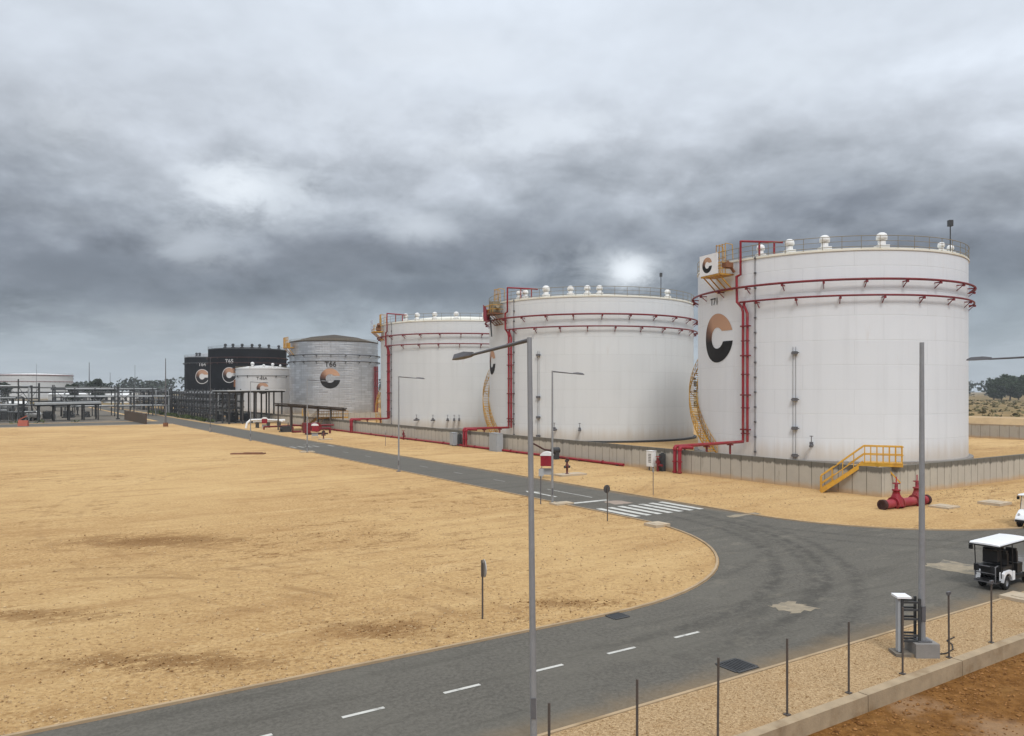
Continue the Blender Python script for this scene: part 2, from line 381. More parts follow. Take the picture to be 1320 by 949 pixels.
# ------------------------------------------------------------------ camera, sky, sun
cam=bpy.data.cameras.new('camera'); co_=bpy.data.objects.new('camera',cam); C.objects.link(co_)
co_.location=(0,0,CAMH); co_.rotation_euler=(radians(90),0,0)
cam.sensor_width=36; cam.lens=36*FPX/1320; cam.shift_y=(HORY-474.5)/1320; cam.clip_end=9000; cam.clip_start=.1
SC.camera=co_
SUN_EL,SUN_AZ=radians(50),radians(168)      # azimuth clockwise from +Y: behind the camera, slightly right
W=bpy.data.worlds.new('World'); SC.world=W; W.use_nodes=True
N=NT(W.node_tree); SKYK=.10
sky=N.n('ShaderNodeTexSky',sky_type='NISHITA',sun_disc=False); sky.sun_elevation=SUN_EL; sky.sun_rotation=SUN_AZ
d=N.n('ShaderNodeTexCoord').outputs['Generated']; dx,dy,dz=N.xyz(d)
el=N.m('MAXIMUM',dz,0.0)
inv=N.m('DIVIDE',1.0,N.m('ADD',el,.17)); cv=N.vec(N.m('MULTIPLY',dx,inv),N.m('MULTIPLY',dy,inv))
hz=N.m('SQRT',N.m('ADD',N.m('MULTIPLY',dx,dx),N.m('MULTIPLY',dy,dy)))
te=N.m('DIVIDE',el,N.m('MAXIMUM',hz,.05))             # tangent of the elevation
ta=N.m('DIVIDE',dx,N.m('MAXIMUM',dy,.05))
n1=N.noise(N.mapv(cv,(1,1,1),loc=(3.1,1.7,0)),1.15,9,.56,.35); n2=N.noise(N.mapv(cv,(1,1,1),loc=(11,5,2)),3.6,9,.62,.3)
cl3=N.noise(N.mapv(d,(2.6,2.6,6.0),loc=(.4,2.2,.7)),2.0,9,.58,.25)
def lumps(lz,sc,rg=.56,ds=.2): return N.noise(N.mapv(d,(2.4,2.4,4.4),loc=(1.9,.3,2.7+lz)),sc,12,rg,ds)
puff=lumps(0,4.0); e1=N.m('SUBTRACT',puff,lumps(.085,4.0)); big=lumps(5,1.6,.52,.15); e2=N.m('SUBTRACT',big,lumps(5.2,1.6,.52,.15))
low=N.step(te,0,.09); gate=lumps(9,6.5,.66,.35)
warp=N.m('ADD',te,N.m('MULTIPLY',low,N.m('ADD',N.m('MULTIPLY',N.m('SUBTRACT',n1,.5),.14),N.m('MULTIPLY',N.m('SUBTRACT',big,.5),.26))))
base=N.ramp(warp,[(0.0,(.40,.445,.485)),(.05,(.345,.385,.425)),(.09,(.245,.272,.305)),(.13,(.180,.20,.23)),(.185,(.205,.222,.252)),(.24,(.34,.362,.395)),(.31,(.49,.515,.555)),(.40,(.62,.655,.705)),(.55,(.67,.71,.765)),(.9,(.95,.985,1.02)),(1,(1.1,1.13,1.16))])
shade=N.m('ADD',N.m('MULTIPLY_ADD',n2,.16,.76),N.m('MULTIPLY_ADD',n1,.40,.02))
emb=N.m('ADD',N.m('MULTIPLY',e1,1.05),N.m('MULTIPLY',e2,.9)); emb=N.m('MULTIPLY',emb,N.m('MULTIPLY',N.step(te,.02,.12),N.m('MULTIPLY_ADD',N.step(te,.42,.2),.83,.17)))
shade=N.m('MULTIPLY',shade,N.m('MAXIMUM',N.m('ADD',emb,1.0),.55))
base=N.mix(1.0,base,N.vec(shade,shade,shade),'MULTIPLY')
strk=N.m('MULTIPLY',N.step(n2,.46,.62),N.step(te,.13,.03)); base=N.mix(N.m('MULTIPLY',strk,.35),base,(.43,.475,.51))
for (px,py,rx,ry,k,col) in ((90,345,.17,.026,.7,(.165,.182,.21)),(560,374,.11,.018,.75,(.155,.175,.205)),(440,335,.10,.03,.45,(.20,.215,.24)),(250,392,.16,.016,.5,(.19,.21,.24)),(720,300,.14,.03,.35,(.25,.27,.30)),(1290,400,.09,.05,.45,(.25,.285,.32)),
        (800,346,.085,.034,.6,(.50,.53,.56)),(812,350,.030,.022,.95,(.86,.89,.92)),(676,352,.03,.02,.35,(.50,.53,.56)),(325,245,.11,.038,.9,(.68,.715,.755)),(300,240,.05,.026,.7,(.82,.85,.88)),(535,292,.05,.02,.7,(.60,.63,.67)),(250,315,.06,.03,.6,(.52,.55,.59)),(185,418,.06,.016,.55,(.40,.43,.46)),(690,165,.12,.035,.7,(.74,.775,.82)),(430,150,.14,.05,.5,(.70,.735,.785)),(600,200,.06,.02,.4,(.72,.75,.79)),(90,160,.06,.03,.4,(.72,.75,.79)),(560,70,.16,.04,.35,(.78,.81,.85)),(1010,90,.12,.04,.25,(.76,.80,.84))):
    a0=(px-660)/FPX; e0=(HORY-py)/FPX/sqrt(1+a0*a0)
    ux=N.m('DIVIDE',N.m('SUBTRACT',ta,a0),rx); uy=N.m('DIVIDE',N.m('SUBTRACT',te,e0),ry)
    r2=N.m('ADD',N.m('MULTIPLY',ux,ux),N.m('MULTIPLY',uy,uy))
    w=N.m('POWER',2.718,N.m('MULTIPLY',r2,-.8)); w=N.m('MULTIPLY',w,N.step(N.m('MULTIPLY_ADD',w,.30,N.m('MULTIPLY_ADD',gate,.75,N.m('MULTIPLY',puff,.25))),.50,.80))
    w=N.m('MULTIPLY',w,N.step(dy,0.0,.2))
    base=N.mix(N.m('MULTIPLY',w,k),base,col)
base=N.mix(1.0,base,(.96/SKYK,.985/SKYK,1.01/SKYK),'MULTIPLY')
colr=N.mix(.95,sky.outputs[0],base)
bg=N.n('ShaderNodeBackground'); N.put(bg.inputs[0],colr); bg.inputs[1].default_value=SKYK
wo=N.n('ShaderNodeOutputWorld'); N.put(wo.inputs[0],bg.outputs[0])
sl=bpy.data.lights.new('sun','SUN'); sl.energy=1.5; sl.angle=radians(16); sl.color=(1,.97,.93)
so=bpy.data.objects.new('sun',sl); C.objects.link(so)
sd=Vector((sin(SUN_AZ)*cos(SUN_EL),cos(SUN_AZ)*cos(SUN_EL),sin(SUN_EL)))
so.rotation_euler=sd.to_track_quat('Z','Y').to_euler(); so.location=(0,-20,60)
SC.view_settings.view_transform='Standard'; SC.view_settings.look='None'; SC.view_settings.gamma=1; SC.view_settings.exposure=.2
SC.render.engine='CYCLES'; SC.cycles.use_denoising=True; SC.cycles.max_bounces=5; SC.cycles.diffuse_bounces=3

# ------------------------------------------------------------------ ground, roads
def arc(cx,cy,r,a0,a1,n=20): return [(cx+r*cos(radians(a0+(a1-a0)*i/n)),cy+r*sin(radians(a0+(a1-a0)*i/n))) for i in range(n+1)]
def struct(name,mb,m,rz=ROT): return tag(mb.build(name,m,rz=rz),kind='structure')
M['yard']=mat('shade_and_growth_yard',(.12,.105,.085),.95,var=.4,scale=.4,dirt=(.30,.22,.13),dirtamt=.6); M['kerb']=mat('sandy_kerb_concrete',(.37,.27,.165),.9,var=.35,scale=1.2,dirt=(.24,.16,.08),dirtamt=.8,bmp=.3); M['sand']=sandmat(); M['asphalt']=asphaltmat(); M['gravel']=gravelmat(); M['soil']=soilmat(); M['scrubground']=scrubgroundmat()  # yard colour holds the shadow and vegetation below the racks
g=MB(); g.poly([PQ(-2600,10.5)[:2],PQ(2600,10.5)[:2],PQ(2600,2900)[:2],PQ(-2600,2900)[:2]],-.03); struct('ground',g,M['scrubground'],0)
g=MB(); g.poly([PQ(-200,10.62)[:2],PQ(127,10.62)[:2],PQ(127,420)[:2],PQ(-60,420)[:2],PQ(-200,300)[:2]],0); struct('sand_ground',g,M['sand'],0)
g=MB(); g.poly([PQ(-900,-700)[:2],PQ(900,-700)[:2],PQ(900,10.37)[:2],PQ(-900,10.37)[:2]],-.32); struct('red_soil_ground',g,M['soil'],0)
g=MB(); g.poly([(-60,10.7),(120,10.7),(120,12.78),(-60,12.78)],.012); tag(g.build('gravel_strip',M['gravel'],rz=ROT),kind='structure')
edgeA=[(-60,18.55)]+[(p,18.55) for p in (-30,-10,5)]+arc(15.6,31.55,13,-90,0)+[(28.6,50),(28.6,90),(28.6,171.9)]
edgeB=[(120,18.55),(70,18.55)]+arc(45.35,28.95,10.4,270,180)+[(34.95,60),(34.95,120),(34.95,420)]
g=MB(); g.poly([(-60,12.9),(120,12.9)]+edgeB+[(28.6,420)]+edgeA[::-1],.008); struct('road',g,M['asphalt'])
g=MB(); g.poly([(-200,172),(28.59,172),(28.59,190),(-200,190)],.008); struct('side_road',g,M['asphalt'])
g=MB(); g.poly([(-260,192),(27.5,192),(27.5,400),(-260,400)],.006); tag(g.build('plant_yard',M['yard'],rz=ROT),kind='structure')  # dark sheet stands in for shade and growth under the racks
g=MB(); g.poly([(36.2,168),(47.4,168),(47.4,400),(36.2,400)],.006); tag(g.build('plant_yard',M['yard'],rz=ROT),kind='structure')  # roadside strip, same shade and growth put into its colour
for e in (edgeA,edgeB):
    g=MB(); off=.075 if e is edgeA else -.075
    path=[]
    for i in range(len(e)):
        a=Vector(e[max(0,i-1)]); b=Vector(e[min(len(e)-1,i+1)]); t=(b-a).normalized(); nn=Vector((-t.y,t.x))
        path.append(Vector(e[i])+nn*off)
    g.sweep(path,.10,.07,-.01); struct('kerb',g,M['kerb'])
g=MB(); g.sweep([(-60,12.84),(120,12.84)],.09,.035,-.005); struct('kerb',g,M['kerb'])
g=MB(); g.sweep([(-200,171.9),(28.5,171.9)],.3,.12,-.01); struct('kerb',g,M['conc_pale'])
g=MB()
def mark(p0,q0,p1,q1): g.quad((p0,q0,.016),(p1,q0,.016),(p1,q1,.016),(p0,q1,.016))
for k in range(-5,5): mark(5.98+2.45*k,15.8,6.95+2.45*k,15.91)
for k in range(7): mark(29.0+.83*k,32.15,29.42+.83*k,35.6)
mark(28.75,37.9,32.0,38.3)
mark(30.0,41.0,30.22,43.4); g.add([(29.6,43.4,.016),(30.6,43.4,.016),(30.1,44.6,.016)],[(0,1,2)])
mark(31.85,39.5,31.95,44.5)
struct('road_markings',g,M['paintmark'])
g=MB()
for k in (0,1,2,4,5,7): mark(31.8,50+k*6.5,31.90,51.6+k*6.5)
for k in (0,1,2,3,5): mark(29.1+.95*k,93,29.45+.95*k,95.4)
mark(31.9,98.2,34.8,98.5)
M['paintworn']=mat('worn_road_paint',(.30,.29,.27),.8,var=.4,scale=3,dirt=(.13,.12,.105),dirtamt=1.0)
struct('road_markings',g,M['paintworn'])
M['patchsand']=mat('sandy_patch',(.27,.225,.16),.9,var=.5,scale=3.5,dirt=(.13,.12,.10),dirtamt=1.0,bmp=.4)
M['patchpink']=mat('pale_manhole_concrete',(.30,.235,.19),.9,var=.25,scale=4,dirt=(.2,.15,.11))
def patch(p,q,a,b,m,seed):
    rr=random.Random(seed); g=MB(); pts=[]
    for (sx,sy),(tx,ty) in (((-1,-1),(1,-1)),((1,-1),(1,1)),((1,1),(-1,1)),((-1,1),(-1,-1))):
        for k in range(6):
            t=k/6; pts.append((p+a/2*(sx+(tx-sx)*t)+rr.uniform(-.13,.13),q+b/2*(sy+(ty-sy)*t)+rr.uniform(-.13,.13)))
    g.poly(pts,.0125); tag(g.build('road_patch',m,rz=ROT),kind='structure')
def pq_of(v): return (EP[0]*v.x+EP[1]*v.y, EQ[0]*v.x+EQ[1]*v.y)
for (x,y,a,b,m,sd_) in ((1020,783,1.15,1.05,'patchsand',1),(1236,732,1.9,2.0,'patchsand',2),(796,648,1.3,1.3,'patchpink',3),(958,664,2.4,.5,'patchsand',4)):
    pp=pq_of(gnd(x,y)); patch(pp[0],pp[1],a,b,M[m],sd_)
# embankment behind the rear bund wall
g=MB(); prof=[(125,-.05),(127.5,2.7),(133,2.75),(137,-.05)]
vs=[(p,q,z) for q in (-200,330) for (p,z) in prof]; g.add(vs,[(0,1,5,4),(1,2,6,5),(2,3,7,6),(0,4,7,3),(3,2,1,0)[:4]])
M['bank']=mat('earth_bank',(.44,.31,.17),.95,var=.3,scale=.3,dirt=(.25,.16,.08),dirtamt=.7,bmp=.3)
struct('embankment',g,M['bank'])

# stones (real small rocks lying on gravel and sand)
def stones(name,n,region,smin,smax,m,z,seed):
    rr=random.Random(seed); g=MB()
    for _ in range(n):
        p,q=region(rr); s=rr.uniform(smin,smax)*(.6+rr.random()**3); c=PQ(p,q,z+s*.25); a=rr.random()*pi
        ux=Vector((cos(a),sin(a),0))*s*rr.uniform(.7,1.4); uy=Vector((-sin(a),cos(a),0))*s*rr.uniform(.6,1.1); uz=Vector((0,0,s*rr.uniform(.5,.8)))
        g.add([c+ux,c+uy,c-ux,c-uy,c+uz,c-uz],[(0,1,4),(1,2,4),(2,3,4),(3,0,4),(1,0,5),(2,1,5),(3,2,5),(0,3,5)])
    return tag(g.build(name,m),kind='stuff')
def stonemat(name,a,b):
    m,N,bs,co=newmat(name); n=N.noise(co,9,2); N.put(bs.inputs['Base Color'],N.mix(N.step(n,.3,.7),a,b)); bs.inputs['Roughness'].default_value=.9; bs.inputs['Specular IOR Level'].default_value=.15; return m
M['stone']=stonemat('pale_stones',(.24,.14,.06),(.54,.39,.22))
stones('gravel_stones',13000,lambda r:(r.uniform(2,34),r.uniform(10.72,12.74)),.008,.022,M['stone'],.012,3)
def fieldpt(r):
    while True:
        p=r.uniform(-14,28.2); q=18.8+(r.random()**1.7)*24
        if p>15.6 and q<31.55 and (p-15.6)**2+(q-31.55)**2>12.6**2: continue
        return p,q
stones('field_stones',9000,fieldpt,.015,.045,M['stone'],0,4)
stones('verge_stones',3500,lambda r:(r.uniform(45,60),r.uniform(19.2,29)) if r.random()<.4 else (r.uniform(35.6,46),r.uniform(29.5,60)),.02,.05,M['stone'],0,5)
M['clod']=stonemat('dark_soil_clods',(.10,.05,.02),(.27,.14,.05))
def clodpt(r):
    x0,y0,rx,ry=r.choice(((-9.0,20.0,3.6,.8),(-3.7,22.7,2.0,.9),(1.8,25.5,2.2,.6),(-16,24.2,5,.8),(-16.5,36,5,1.8),(-7.5,37.5,5,1.2),(0,23.5,5,1.4)))
    x=x0+r.gauss(0,.55)*rx; y=y0+r.gauss(0,.55)*ry; return pq_of(Vector((x,y)))
def clodok(r):
    while True:
        p,q=clodpt(r)
        if q>19: return p,q
stones('soil_clods',1600,clodok,.012,.032,M['clod'],0,6)

M['soilclod']=stonemat('red_soil_clods',(.12,.05,.014),(.34,.17,.06))
stones('soil_lumps',7000,lambda r:(r.uniform(10,34),10.3-r.random()**1.4*7),.012,.05,M['soilclod'],-.32,9)
stones('sand_pebbles',9000,lambda r:(r.uniform(-16,15),18.75+(r.random()**1.3)*9),.01,.026,M['stone'],0,10)
# ------------------------------------------------------------------ bund walls
WH=1.93; WP=47.8
M['wallL']=wallmat('bund_wall_front',1.05,WH)
M['wallR']=wallmat('bund_wall_side',.92,WH)
M['wallB']=wallmat('bund_wall_back',1.3,2.05,base=(.40,.37,.32),cap=.2,dk=(.30,.22,.13))
wall=thing('bund_wall','grey concrete bund wall with dark joints and stained top along road and around white tanks','wall',PQ(WP,29.3),ROT)
# front run: local x along +q  -> rotate 90deg inside
def wallrun(name,L,h,t,m,parent,loc,rz):
    g=MB(); g.box((L/2,t/2,h/2-.05),(L,t,h+.1)); o=g.build(name,m,parent,loc,rz); return o
wallrun('front_wall',230,WH,-.3,M['wallL'],wall,(0,0,0),pi/2)
wallrun('side_wall',90,WH,.3,M['wallR'],wall,(.302,0,0),0)
g=MB(); g.box((-.15,115,WH+.012),(.36,230,.02)) if False else None
cw=thing('bund_wall','low concrete bund wall behind the white tanks under the earth bank','wall',PQ(120,-60),ROT+pi/2)
wallrun('wall_panel',360,2.05,.3,M['wallB'],cw,(0,0,0),0)
cw=thing('bund_wall','inner concrete cross wall below the silver tank','wall',PQ(48.2,165),ROT)
wallrun('wall_panel',70,1.9,.3,M['wallB'],cw,(0,0,0),0)

# retaining wall with fence posts at the near right corner
M['retain']=mat('retaining_wall_concrete',(.35,.265,.17),.9,var=.4,scale=2.2,dirt=(.20,.125,.06),dirtamt=.8,bmp=.4)
rw=thing('retaining_wall','low sandy concrete retaining wall carrying the fence posts above red soil','wall',PQ(0,10.5),ROT)
for k in range(-8,24):
    g=MB(); g.box((k*4.1+2.045,0,-.17),(4.075,.26,.46+ .01*(k%3))); g.build('wall_segment',M['retain'],rw)
fp=None
for k,p in enumerate((7.75,9.75,11.9,14.05,16.25,18.45,20.6,22.8,25.0)):
    if fp is None:
        fp=thing('fence_post','thin dark steel fence post','fence post',PQ(p,10.76,.0),ROT,'bare fence posts on the retaining wall')
        g=MB(); g.tube([(0,0,-.05),(0,0,1.66)],.024,8); g.build('post',M['fence'],fp)
        g=MB(); g.box((0,0,.028),(.12,.12,.02)); g.build('base_plate',M['fence'],fp)
        o=fp
    else: o=place_copy(fp,PQ(p,10.76))
    o.rotation_euler.x=R_.uniform(-.012,.012)
    o['label']=['bare dark fence post beside foot of tall lamp column at bottom','bare dark fence post, second after the lamp column at bottom','bare dark fence post between black drain grate and lower frame edge','bare dark fence post just right of the black drain grate','bare dark fence post midway between drain grate and white-capped pedestal','bare dark fence post directly in front of white-capped electrical pedestal','fence post standing just past the armless lamp column','fence post in front of the golf cart with white roof','fence post beyond the golf cart, out at the right'][k]
    if k in (6,7):
        g=MB(); g.box((0,0,1.70),(.16,.05,.07)); g.box((0,0,1.66),(.05,.05,.06)); g.build('post_cap',M['galv_dk'],o)

# ------------------------------------------------------------------ storage tanks
def hit(c,R,x,extra=0.0,far=False):
    tx=(x-660)/FPX; a=tx*tx+1; b=tx*c.x+c.y; cc=c.x**2+c.y**2-(R+extra)**2; D=b*b-a*cc
    D=max(D,0); t=(b+(sqrt(D) if far else -sqrt(D)))/a
    return atan2(t-c.y,tx*t-c.x), t
def wrap(R,a0,u,z): a=a0+u/R; return Vector((R*cos(a),R*sin(a),z))
def text_mesh(body,size):
    cu=bpy.data.curves.new('t','FONT'); cu.body=body; cu.size=size; cu.align_x='CENTER'; cu.align_y='CENTER'; cu.offset=size*.022
    o=bpy.data.objects.new('t',cu); C.objects.link(o); bpy.context.view_layer.update()
    me=o.evaluated_get(bpy.context.evaluated_depsgraph_get()).to_mesh()
    vs=[tuple(v.co) for v in me.vertices]; fs=[tuple(p.vertices) for p in me.polygons]
    bpy.data.objects.remove(o); bpy.data.curves.remove(cu)
    return vs,fs
def logo_c(fn,r,parent,name='logo',nr=4,na=72):
    g=MB(); att=[]; vs=[]; fs=[]
    aa=[radians(15.9)+(radians(351.2)-radians(15.9))*i/na for i in range(na+1)]
    for a in aa:
        s=sin(a); ri=.43
        if cos(a)>0 and s>0: ri=max(ri,.272/s)
        if cos(a)>0 and s<0: ri=max(ri,.152/abs(s))
        ri=min(ri,.999)
        for k in range(nr+1):
            rr=ri+(1-ri)*k/nr; vs.append(fn(r*rr*cos(a),r*rr*s)); 
            t=math.degrees(a); t=t-(1-rr)*20
            att.append(min(1,max(0,(t-15)/336*1.02)))
    for i in range(na):
        for k in range(nr): fs.append((i*(nr+1)+k,i*(nr+1)+k+1,(i+1)*(nr+1)+k+1,(i+1)*(nr+1)+k))
    g.add(vs,fs); return g.build(name,M['logo'],parent,attr=att)
def disc(fn,r,m,parent,name,r0=0.0,na=64,nr=5):
    g=MB(); vs=[]; fs=[]
    for i in range(na):
        a=2*pi*i/na
        for k in range(nr+1): rr=r0+(r-r0)*k/nr; vs.append(fn(rr*cos(a),rr*sin(a)))
    for i in range(na):
        for k in range(nr): fs.append((i*(nr+1)+k,i*(nr+1)+k+1,((i+1)%na)*(nr+1)+k+1,((i+1)%na)*(nr+1)+k))
    g.add(vs,fs); return g.build(name,m,parent)
def pol(r,a,z): return Vector((r*cos(a),r*sin(a),z))

def tank(label,c,R,H,shell,roofm,rise=2.2,group='storage tanks',railm=None,
         rings=(),ringm=None,ring_from=None,logo=None,logo_style='plain',number=None,nummat=None,
         vents=(),ventm=None,ventscale=1.0,stair=None,stairm=None,platform=None,ringbase=None,conduit=None,gauge=None,mast=None,railpitch=1.7,railh=1.1):
    T=thing('storage_tank',label,'storage tank',(c.x,c.y,0),0,group)
    railm=railm or M['rail']
    g=MB(); nseg=160
    g.lathe([(R,-.05),(R,H-.25)],nseg); g.build('shell',shell,T)
    g=MB(); g.lathe([(R,H-.25),(R+.09,H-.25),(R+.09,H-.12),(R+.005,H-.12),(R+.005,H)],nseg,smooth=False); g.lathe([(R+.005,H),(R*.55,H+rise*.62),(0.01,H+rise)],nseg); g.build('roof',roofm,T)
    g=MB(); g.lathe([(R+.45,-.05),(R+.45,.22),(R+.0,.25)],96,smooth=False); g.build('base_ring',ringbase or M['conc_dk'],T)
    # roof railing
    g=MB(); n=int(2*pi*R/railpitch); zz=H+.02
    for k in range(n):
        a=2*pi*k/n; g.tube([pol(R+.05,a,zz-.1),pol(R+.05,a,zz+railh)],.026,4)
    for h,r in ((railh,.034),(railh*.55,.024),(.1,.03)):
        g.tube([pol(R+.05,2*pi*k/120,zz+h) for k in range(120)],r,5,closed=True)
    g.build('roof_railing',railm,T)
    for (zr,ex,rr,a0,a1) in rings:
        g=MB(); m=int(abs(a1-a0)*R/.8); full=abs(a1-a0)>=2*pi-.001
        pts=[pol(R+ex,a0+(a1-a0)*k/m,zr) for k in range(m if full else m+1)]
        g.tube(pts,rr,8,closed=full)
        nb=int(abs(a1-a0)*R/3.6)
        for k in range(nb):
            a=a0+(a1-a0)*(k+.5)/nb
            g.bar(pol(R-.02,a,zr-rr-.06),pol(R+ex+.12,a,zr-rr-.06),.12,.10); g.bar(pol(R-.02,a,zr-.7),pol(R+ex,a,zr-rr-.08),.07,.07)
            g.box(pol(R+ex+.05,a,zr-.22),(.2,.2,.2),Matrix.Rotation(a,3,'Z'))
        g.build('cooling_ring',ringm or M['red_dk'],T)
    if logo:
        x,y,rp=logo; a,Y=hit(c,R,x); z=CAMH+(HORY-y)*Y/FPX; r=rp*Y/FPX
        if logo_style=='ringed':
            disc(lambda u,v:wrap(R+.02,a,u,z+v),r*.93,M['numwhite'],T,'logo_disc')
            L=logo_c(lambda u,v:wrap(R+.05,a,u,z+v),r*.93,T)
            disc(lambda u,v:wrap(R+.08,a,u,z+v),r,M['numwhite'],T,'logo_ring',r0=r*.92)
        else: logo_c(lambda u,v:wrap(R+.025,a,u,z+v),r,T)
    if number:
        txt,x,y,hp=number; a,Y=hit(c,R,x); z=CAMH+(HORY-y)*Y/FPX
        vs,fs=text_mesh(txt,hp*Y/FPX/.70)
        g=MB(); g.add([wrap(R+.04,a,v[0],z+v[1]) for v in vs],fs); g.build('tank_number',nummat or M['numdark'],T)
    for x in vents:
        kind=1.0
        if isinstance(x,tuple): x,kind=x
        a,Y=hit(c,R,x,-1.0); s=ventscale*kind
        g=MB(); b=pol(R-1.2,a,H+.15)
        g.lathe([(.34*s,-.2),(.34*s,.70*s),(.30*s,.75*s)],14,b); g.lathe([(.30*s,.72*s),(.47*s,.74*s),(.49*s,1.0*s),(.42*s,1.25*s),(.24*s,1.38*s),(.01,1.43*s)],16,b)
        g.box(b+Vector((0,0,.1)),(1.0*s,1.0*s,.3)); g.build('roof_vent',ventm or M['white'],T)
    if mast:
        x,yt,far=mast; a,Y=hit(c,R,x,-.5,far); b=pol(R-.5,a,H); top=CAMH+(HORY-yt)*Y/FPX
        g=MB(); g.tube([b,Vector((b.x,b.y,top-.5))],.06,6); g.box((b.x,b.y,top-.3),(.4,.4,.6)); g.build('mast',M['steel_dk'],T)
    if stair:
        a0=hit(c,R,stair)[0]; ri,ro=R+.12,R+1.0; sl=.74; m=stairm or M['yellow_dk']
        zt=H; nst=int(zt/.25); da=(.25/sl)/R
        S=MB(); Hd=MB()
        for k in range(nst):
            z=.25*(k+1); a=a0-da*k
            S.box(pol((ri+ro)/2,a,z),(ro-ri,.26,.06),Matrix.Rotation(a,3,'Z'))
        pin=[pol(ri+.03,a0-da*k,.25*(k+1)-.08) for k in range(0,nst,2)]; pout=[pol(ro,a0-da*k,.25*(k+1)-.08) for k in range(0,nst,2)]
        for i in range(len(pin)-1): S.bar(pin[i],pin[i+1],.05,.2); S.bar(pout[i],pout[i+1],.05,.2)
        for k in range(0,nst,9): a=a0-da*k; S.bar(pol(R,a,.25*(k+1)-.3),pol(ro,a,.25*(k+1)-.18),.08,.1); S.bar(pol(R,a,.25*(k+1)-1.2),pol(ro,a,.25*(k+1)-.24),.07,.07)
        so_=S.build('spiral_stair',m,T)
        for pts in (pin,pout):
            up=[p+Vector((0,0,1.1)) for p in pts]; Hd.tube(up,.04,5); Hd.tube([p+Vector((0,0,.6)) for p in pts],.028,5)
            for i in range(len(pts)): Hd.tube([pts[i],up[i]],.036,5)
        Hd.build('handrail',m,so_)
    if conduit:
        x=conduit; a,Y=hit(c,R,x); g=MB(); g.tube([pol(R+.10,a,.3),pol(R+.10,a,H)],.04,6)
        for k in range(14): g.box(pol(R+.09,a,.8+k*(H-1)/13),(.16,.20,.16),Matrix.Rotation(a,3,'Z'))
        g.build('drain_pipe',M['galv_dk'],T)
    if gauge:
        x,ys=gauge; a,Y=hit(c,R,x); g=MB(); zs=[CAMH+(HORY-y)*Y/FPX for y in ys]
        for u in (-.12,.14): g.tube([wrap(R+.06,a,u,.3),wrap(R+.06,a,u,max(zs)+.6)],.018,5)
        for z in zs: g.box(wrap(R+.2,a,.08,z),(.34,.5,.3),Matrix.Rotation(a,3,'Z')); g.tube([wrap(R,a,-.3,z),wrap(R+.3,a,.5,z)],.05,6)
        g.build('level_gauge',M['galv_dk'],T)
    return T
def arcang(c,R,x): return hit(c,R,x)[0]
def ctr(x,Dp=None,p=None,D=None):
    t=(x-660)/FPX
    if p is not None: Y=p/(t*EP[0]+EP[1])
    else: Y=D/sqrt(1+t*t)
    return Vector((t*Y,Y,0))
c1=Vector((35.2,87.2,0)); R1,H1=13.9,20.5
c2=Vector((11.95,118.6,0)); R2,H2=15.4,19.7
c3=Vector((-9.94,152.9,0)); R3,H3=15.7,19.5
c4=Vector((-48.7,212.5,0)); R4,H4=11.8,19.9
c5=Vector((-70.3,219,0)); R5,H5=7.3,13.1
c6=Vector((-94.4,277.3,0)); R6,H6=13.3,21.3
c7=Vector((-124,327,0)); R7,H7=13.0,20.6
whiteA=lambda n,R,b=(.60,.60,.60): shellmat(n,b,R,2.35,7.3,tint=.018,seam=.90,streak=.17,rustamt=.13,bstr=.4)
FULL=(0,2*pi)
def ringset(c,R,za,zb,x): a=arcang(c,R,x); return ((za,.62,.115,0,2*pi),(zb,.52,.095,a+.0,a+pi*1.05))
t1=tank('largest white tank T71 nearest the road corner with full copper-and-black C emblem',c1,R1,H1,whiteA('tank_shell_white_near',R1,(.68,.71,.75)),M['roofwhite'],rise=1.6,
     rings=ringset(c1,R1,17.45,15.95,958),logo=(924.5,436,31.5),number=('T71',921,389.5,8.5),
     vents=((979,.85),(1017,.95),(1063,1.0),(1138,1.05),(1216,.7),(1228,.7)),stair=926,conduit=974,gauge=(1024,(455,515,552,587)),mast=(1225,284,False))
t2=tank('middle white tank seen between the T71 tank and the foreground lamp column',c2,R2,H2,whiteA('tank_shell_white_middle',R2,(.63,.655,.67)),M['roofwhite'],rise=1.5,
     rings=ringset(c2,R2,17.1,15.5,655),logo=(634.2,467,16),vents=((668,.85),(676,.85),(703,1.05),(735,.9),(757,.9),(773,.9),(862,.85)),stair=644,ringbase=M['steel_dk'],conduit=663,gauge=(694,(458,512,538,562)),mast=(852,352,True))  # dark base ring paints in the shadow gap under this tank
t3=tank('third white tank in the row, partly behind the middle white tank, no emblem showing',c3,R3,H3,whiteA('tank_shell_white_far',R3,(.60,.62,.63)),M['roofwhite'],rise=1.9,
     rings=ringset(c3,R3,17.0,15.2,499),vents=(522,537,560,588,625),ventscale=.95,stair=492.8,conduit=505)
t4=tank('silver metal clad tank T66 with brown cone roof and C emblem',c4,R4,H4,shellmat('tank_shell_silver',(.55,.57,.60),R4,.62,2.1,mort=.045,metal=.8,rough=.33,tint=.17,seam=.66,streak=.5,rustamt=.1,bstr=.7),M['roofbrown'],rise=2.3,
     rings=((16.2,.5,.1,0,2*pi),(14.5,.45,.09,0,2*pi)),ringm=M['steel_dk'],logo=(425.5,488,13),number=('T66',426,470,6.5),stair=None,railpitch=3,railh=.5)
t5=tank('smallest white tank T65A with white roof domes in front of the black tanks',c5,R5,H5,shellmat('tank_shell_small_white',(.56,.56,.56),R5,1.9,6,tint=.04),M['white'],rise=.9,
     rings=((11.0,.2,.06,0,2*pi),),ringm=M['steel_dk'],logo=(338.5,500.5,7.5),number=('T-65A',337.5,488,3.6),vents=((325,1.3),(340,.8),(352,1.1),(362,.8)),ventscale=.8,stair=None,railpitch=2.5,railh=.4)
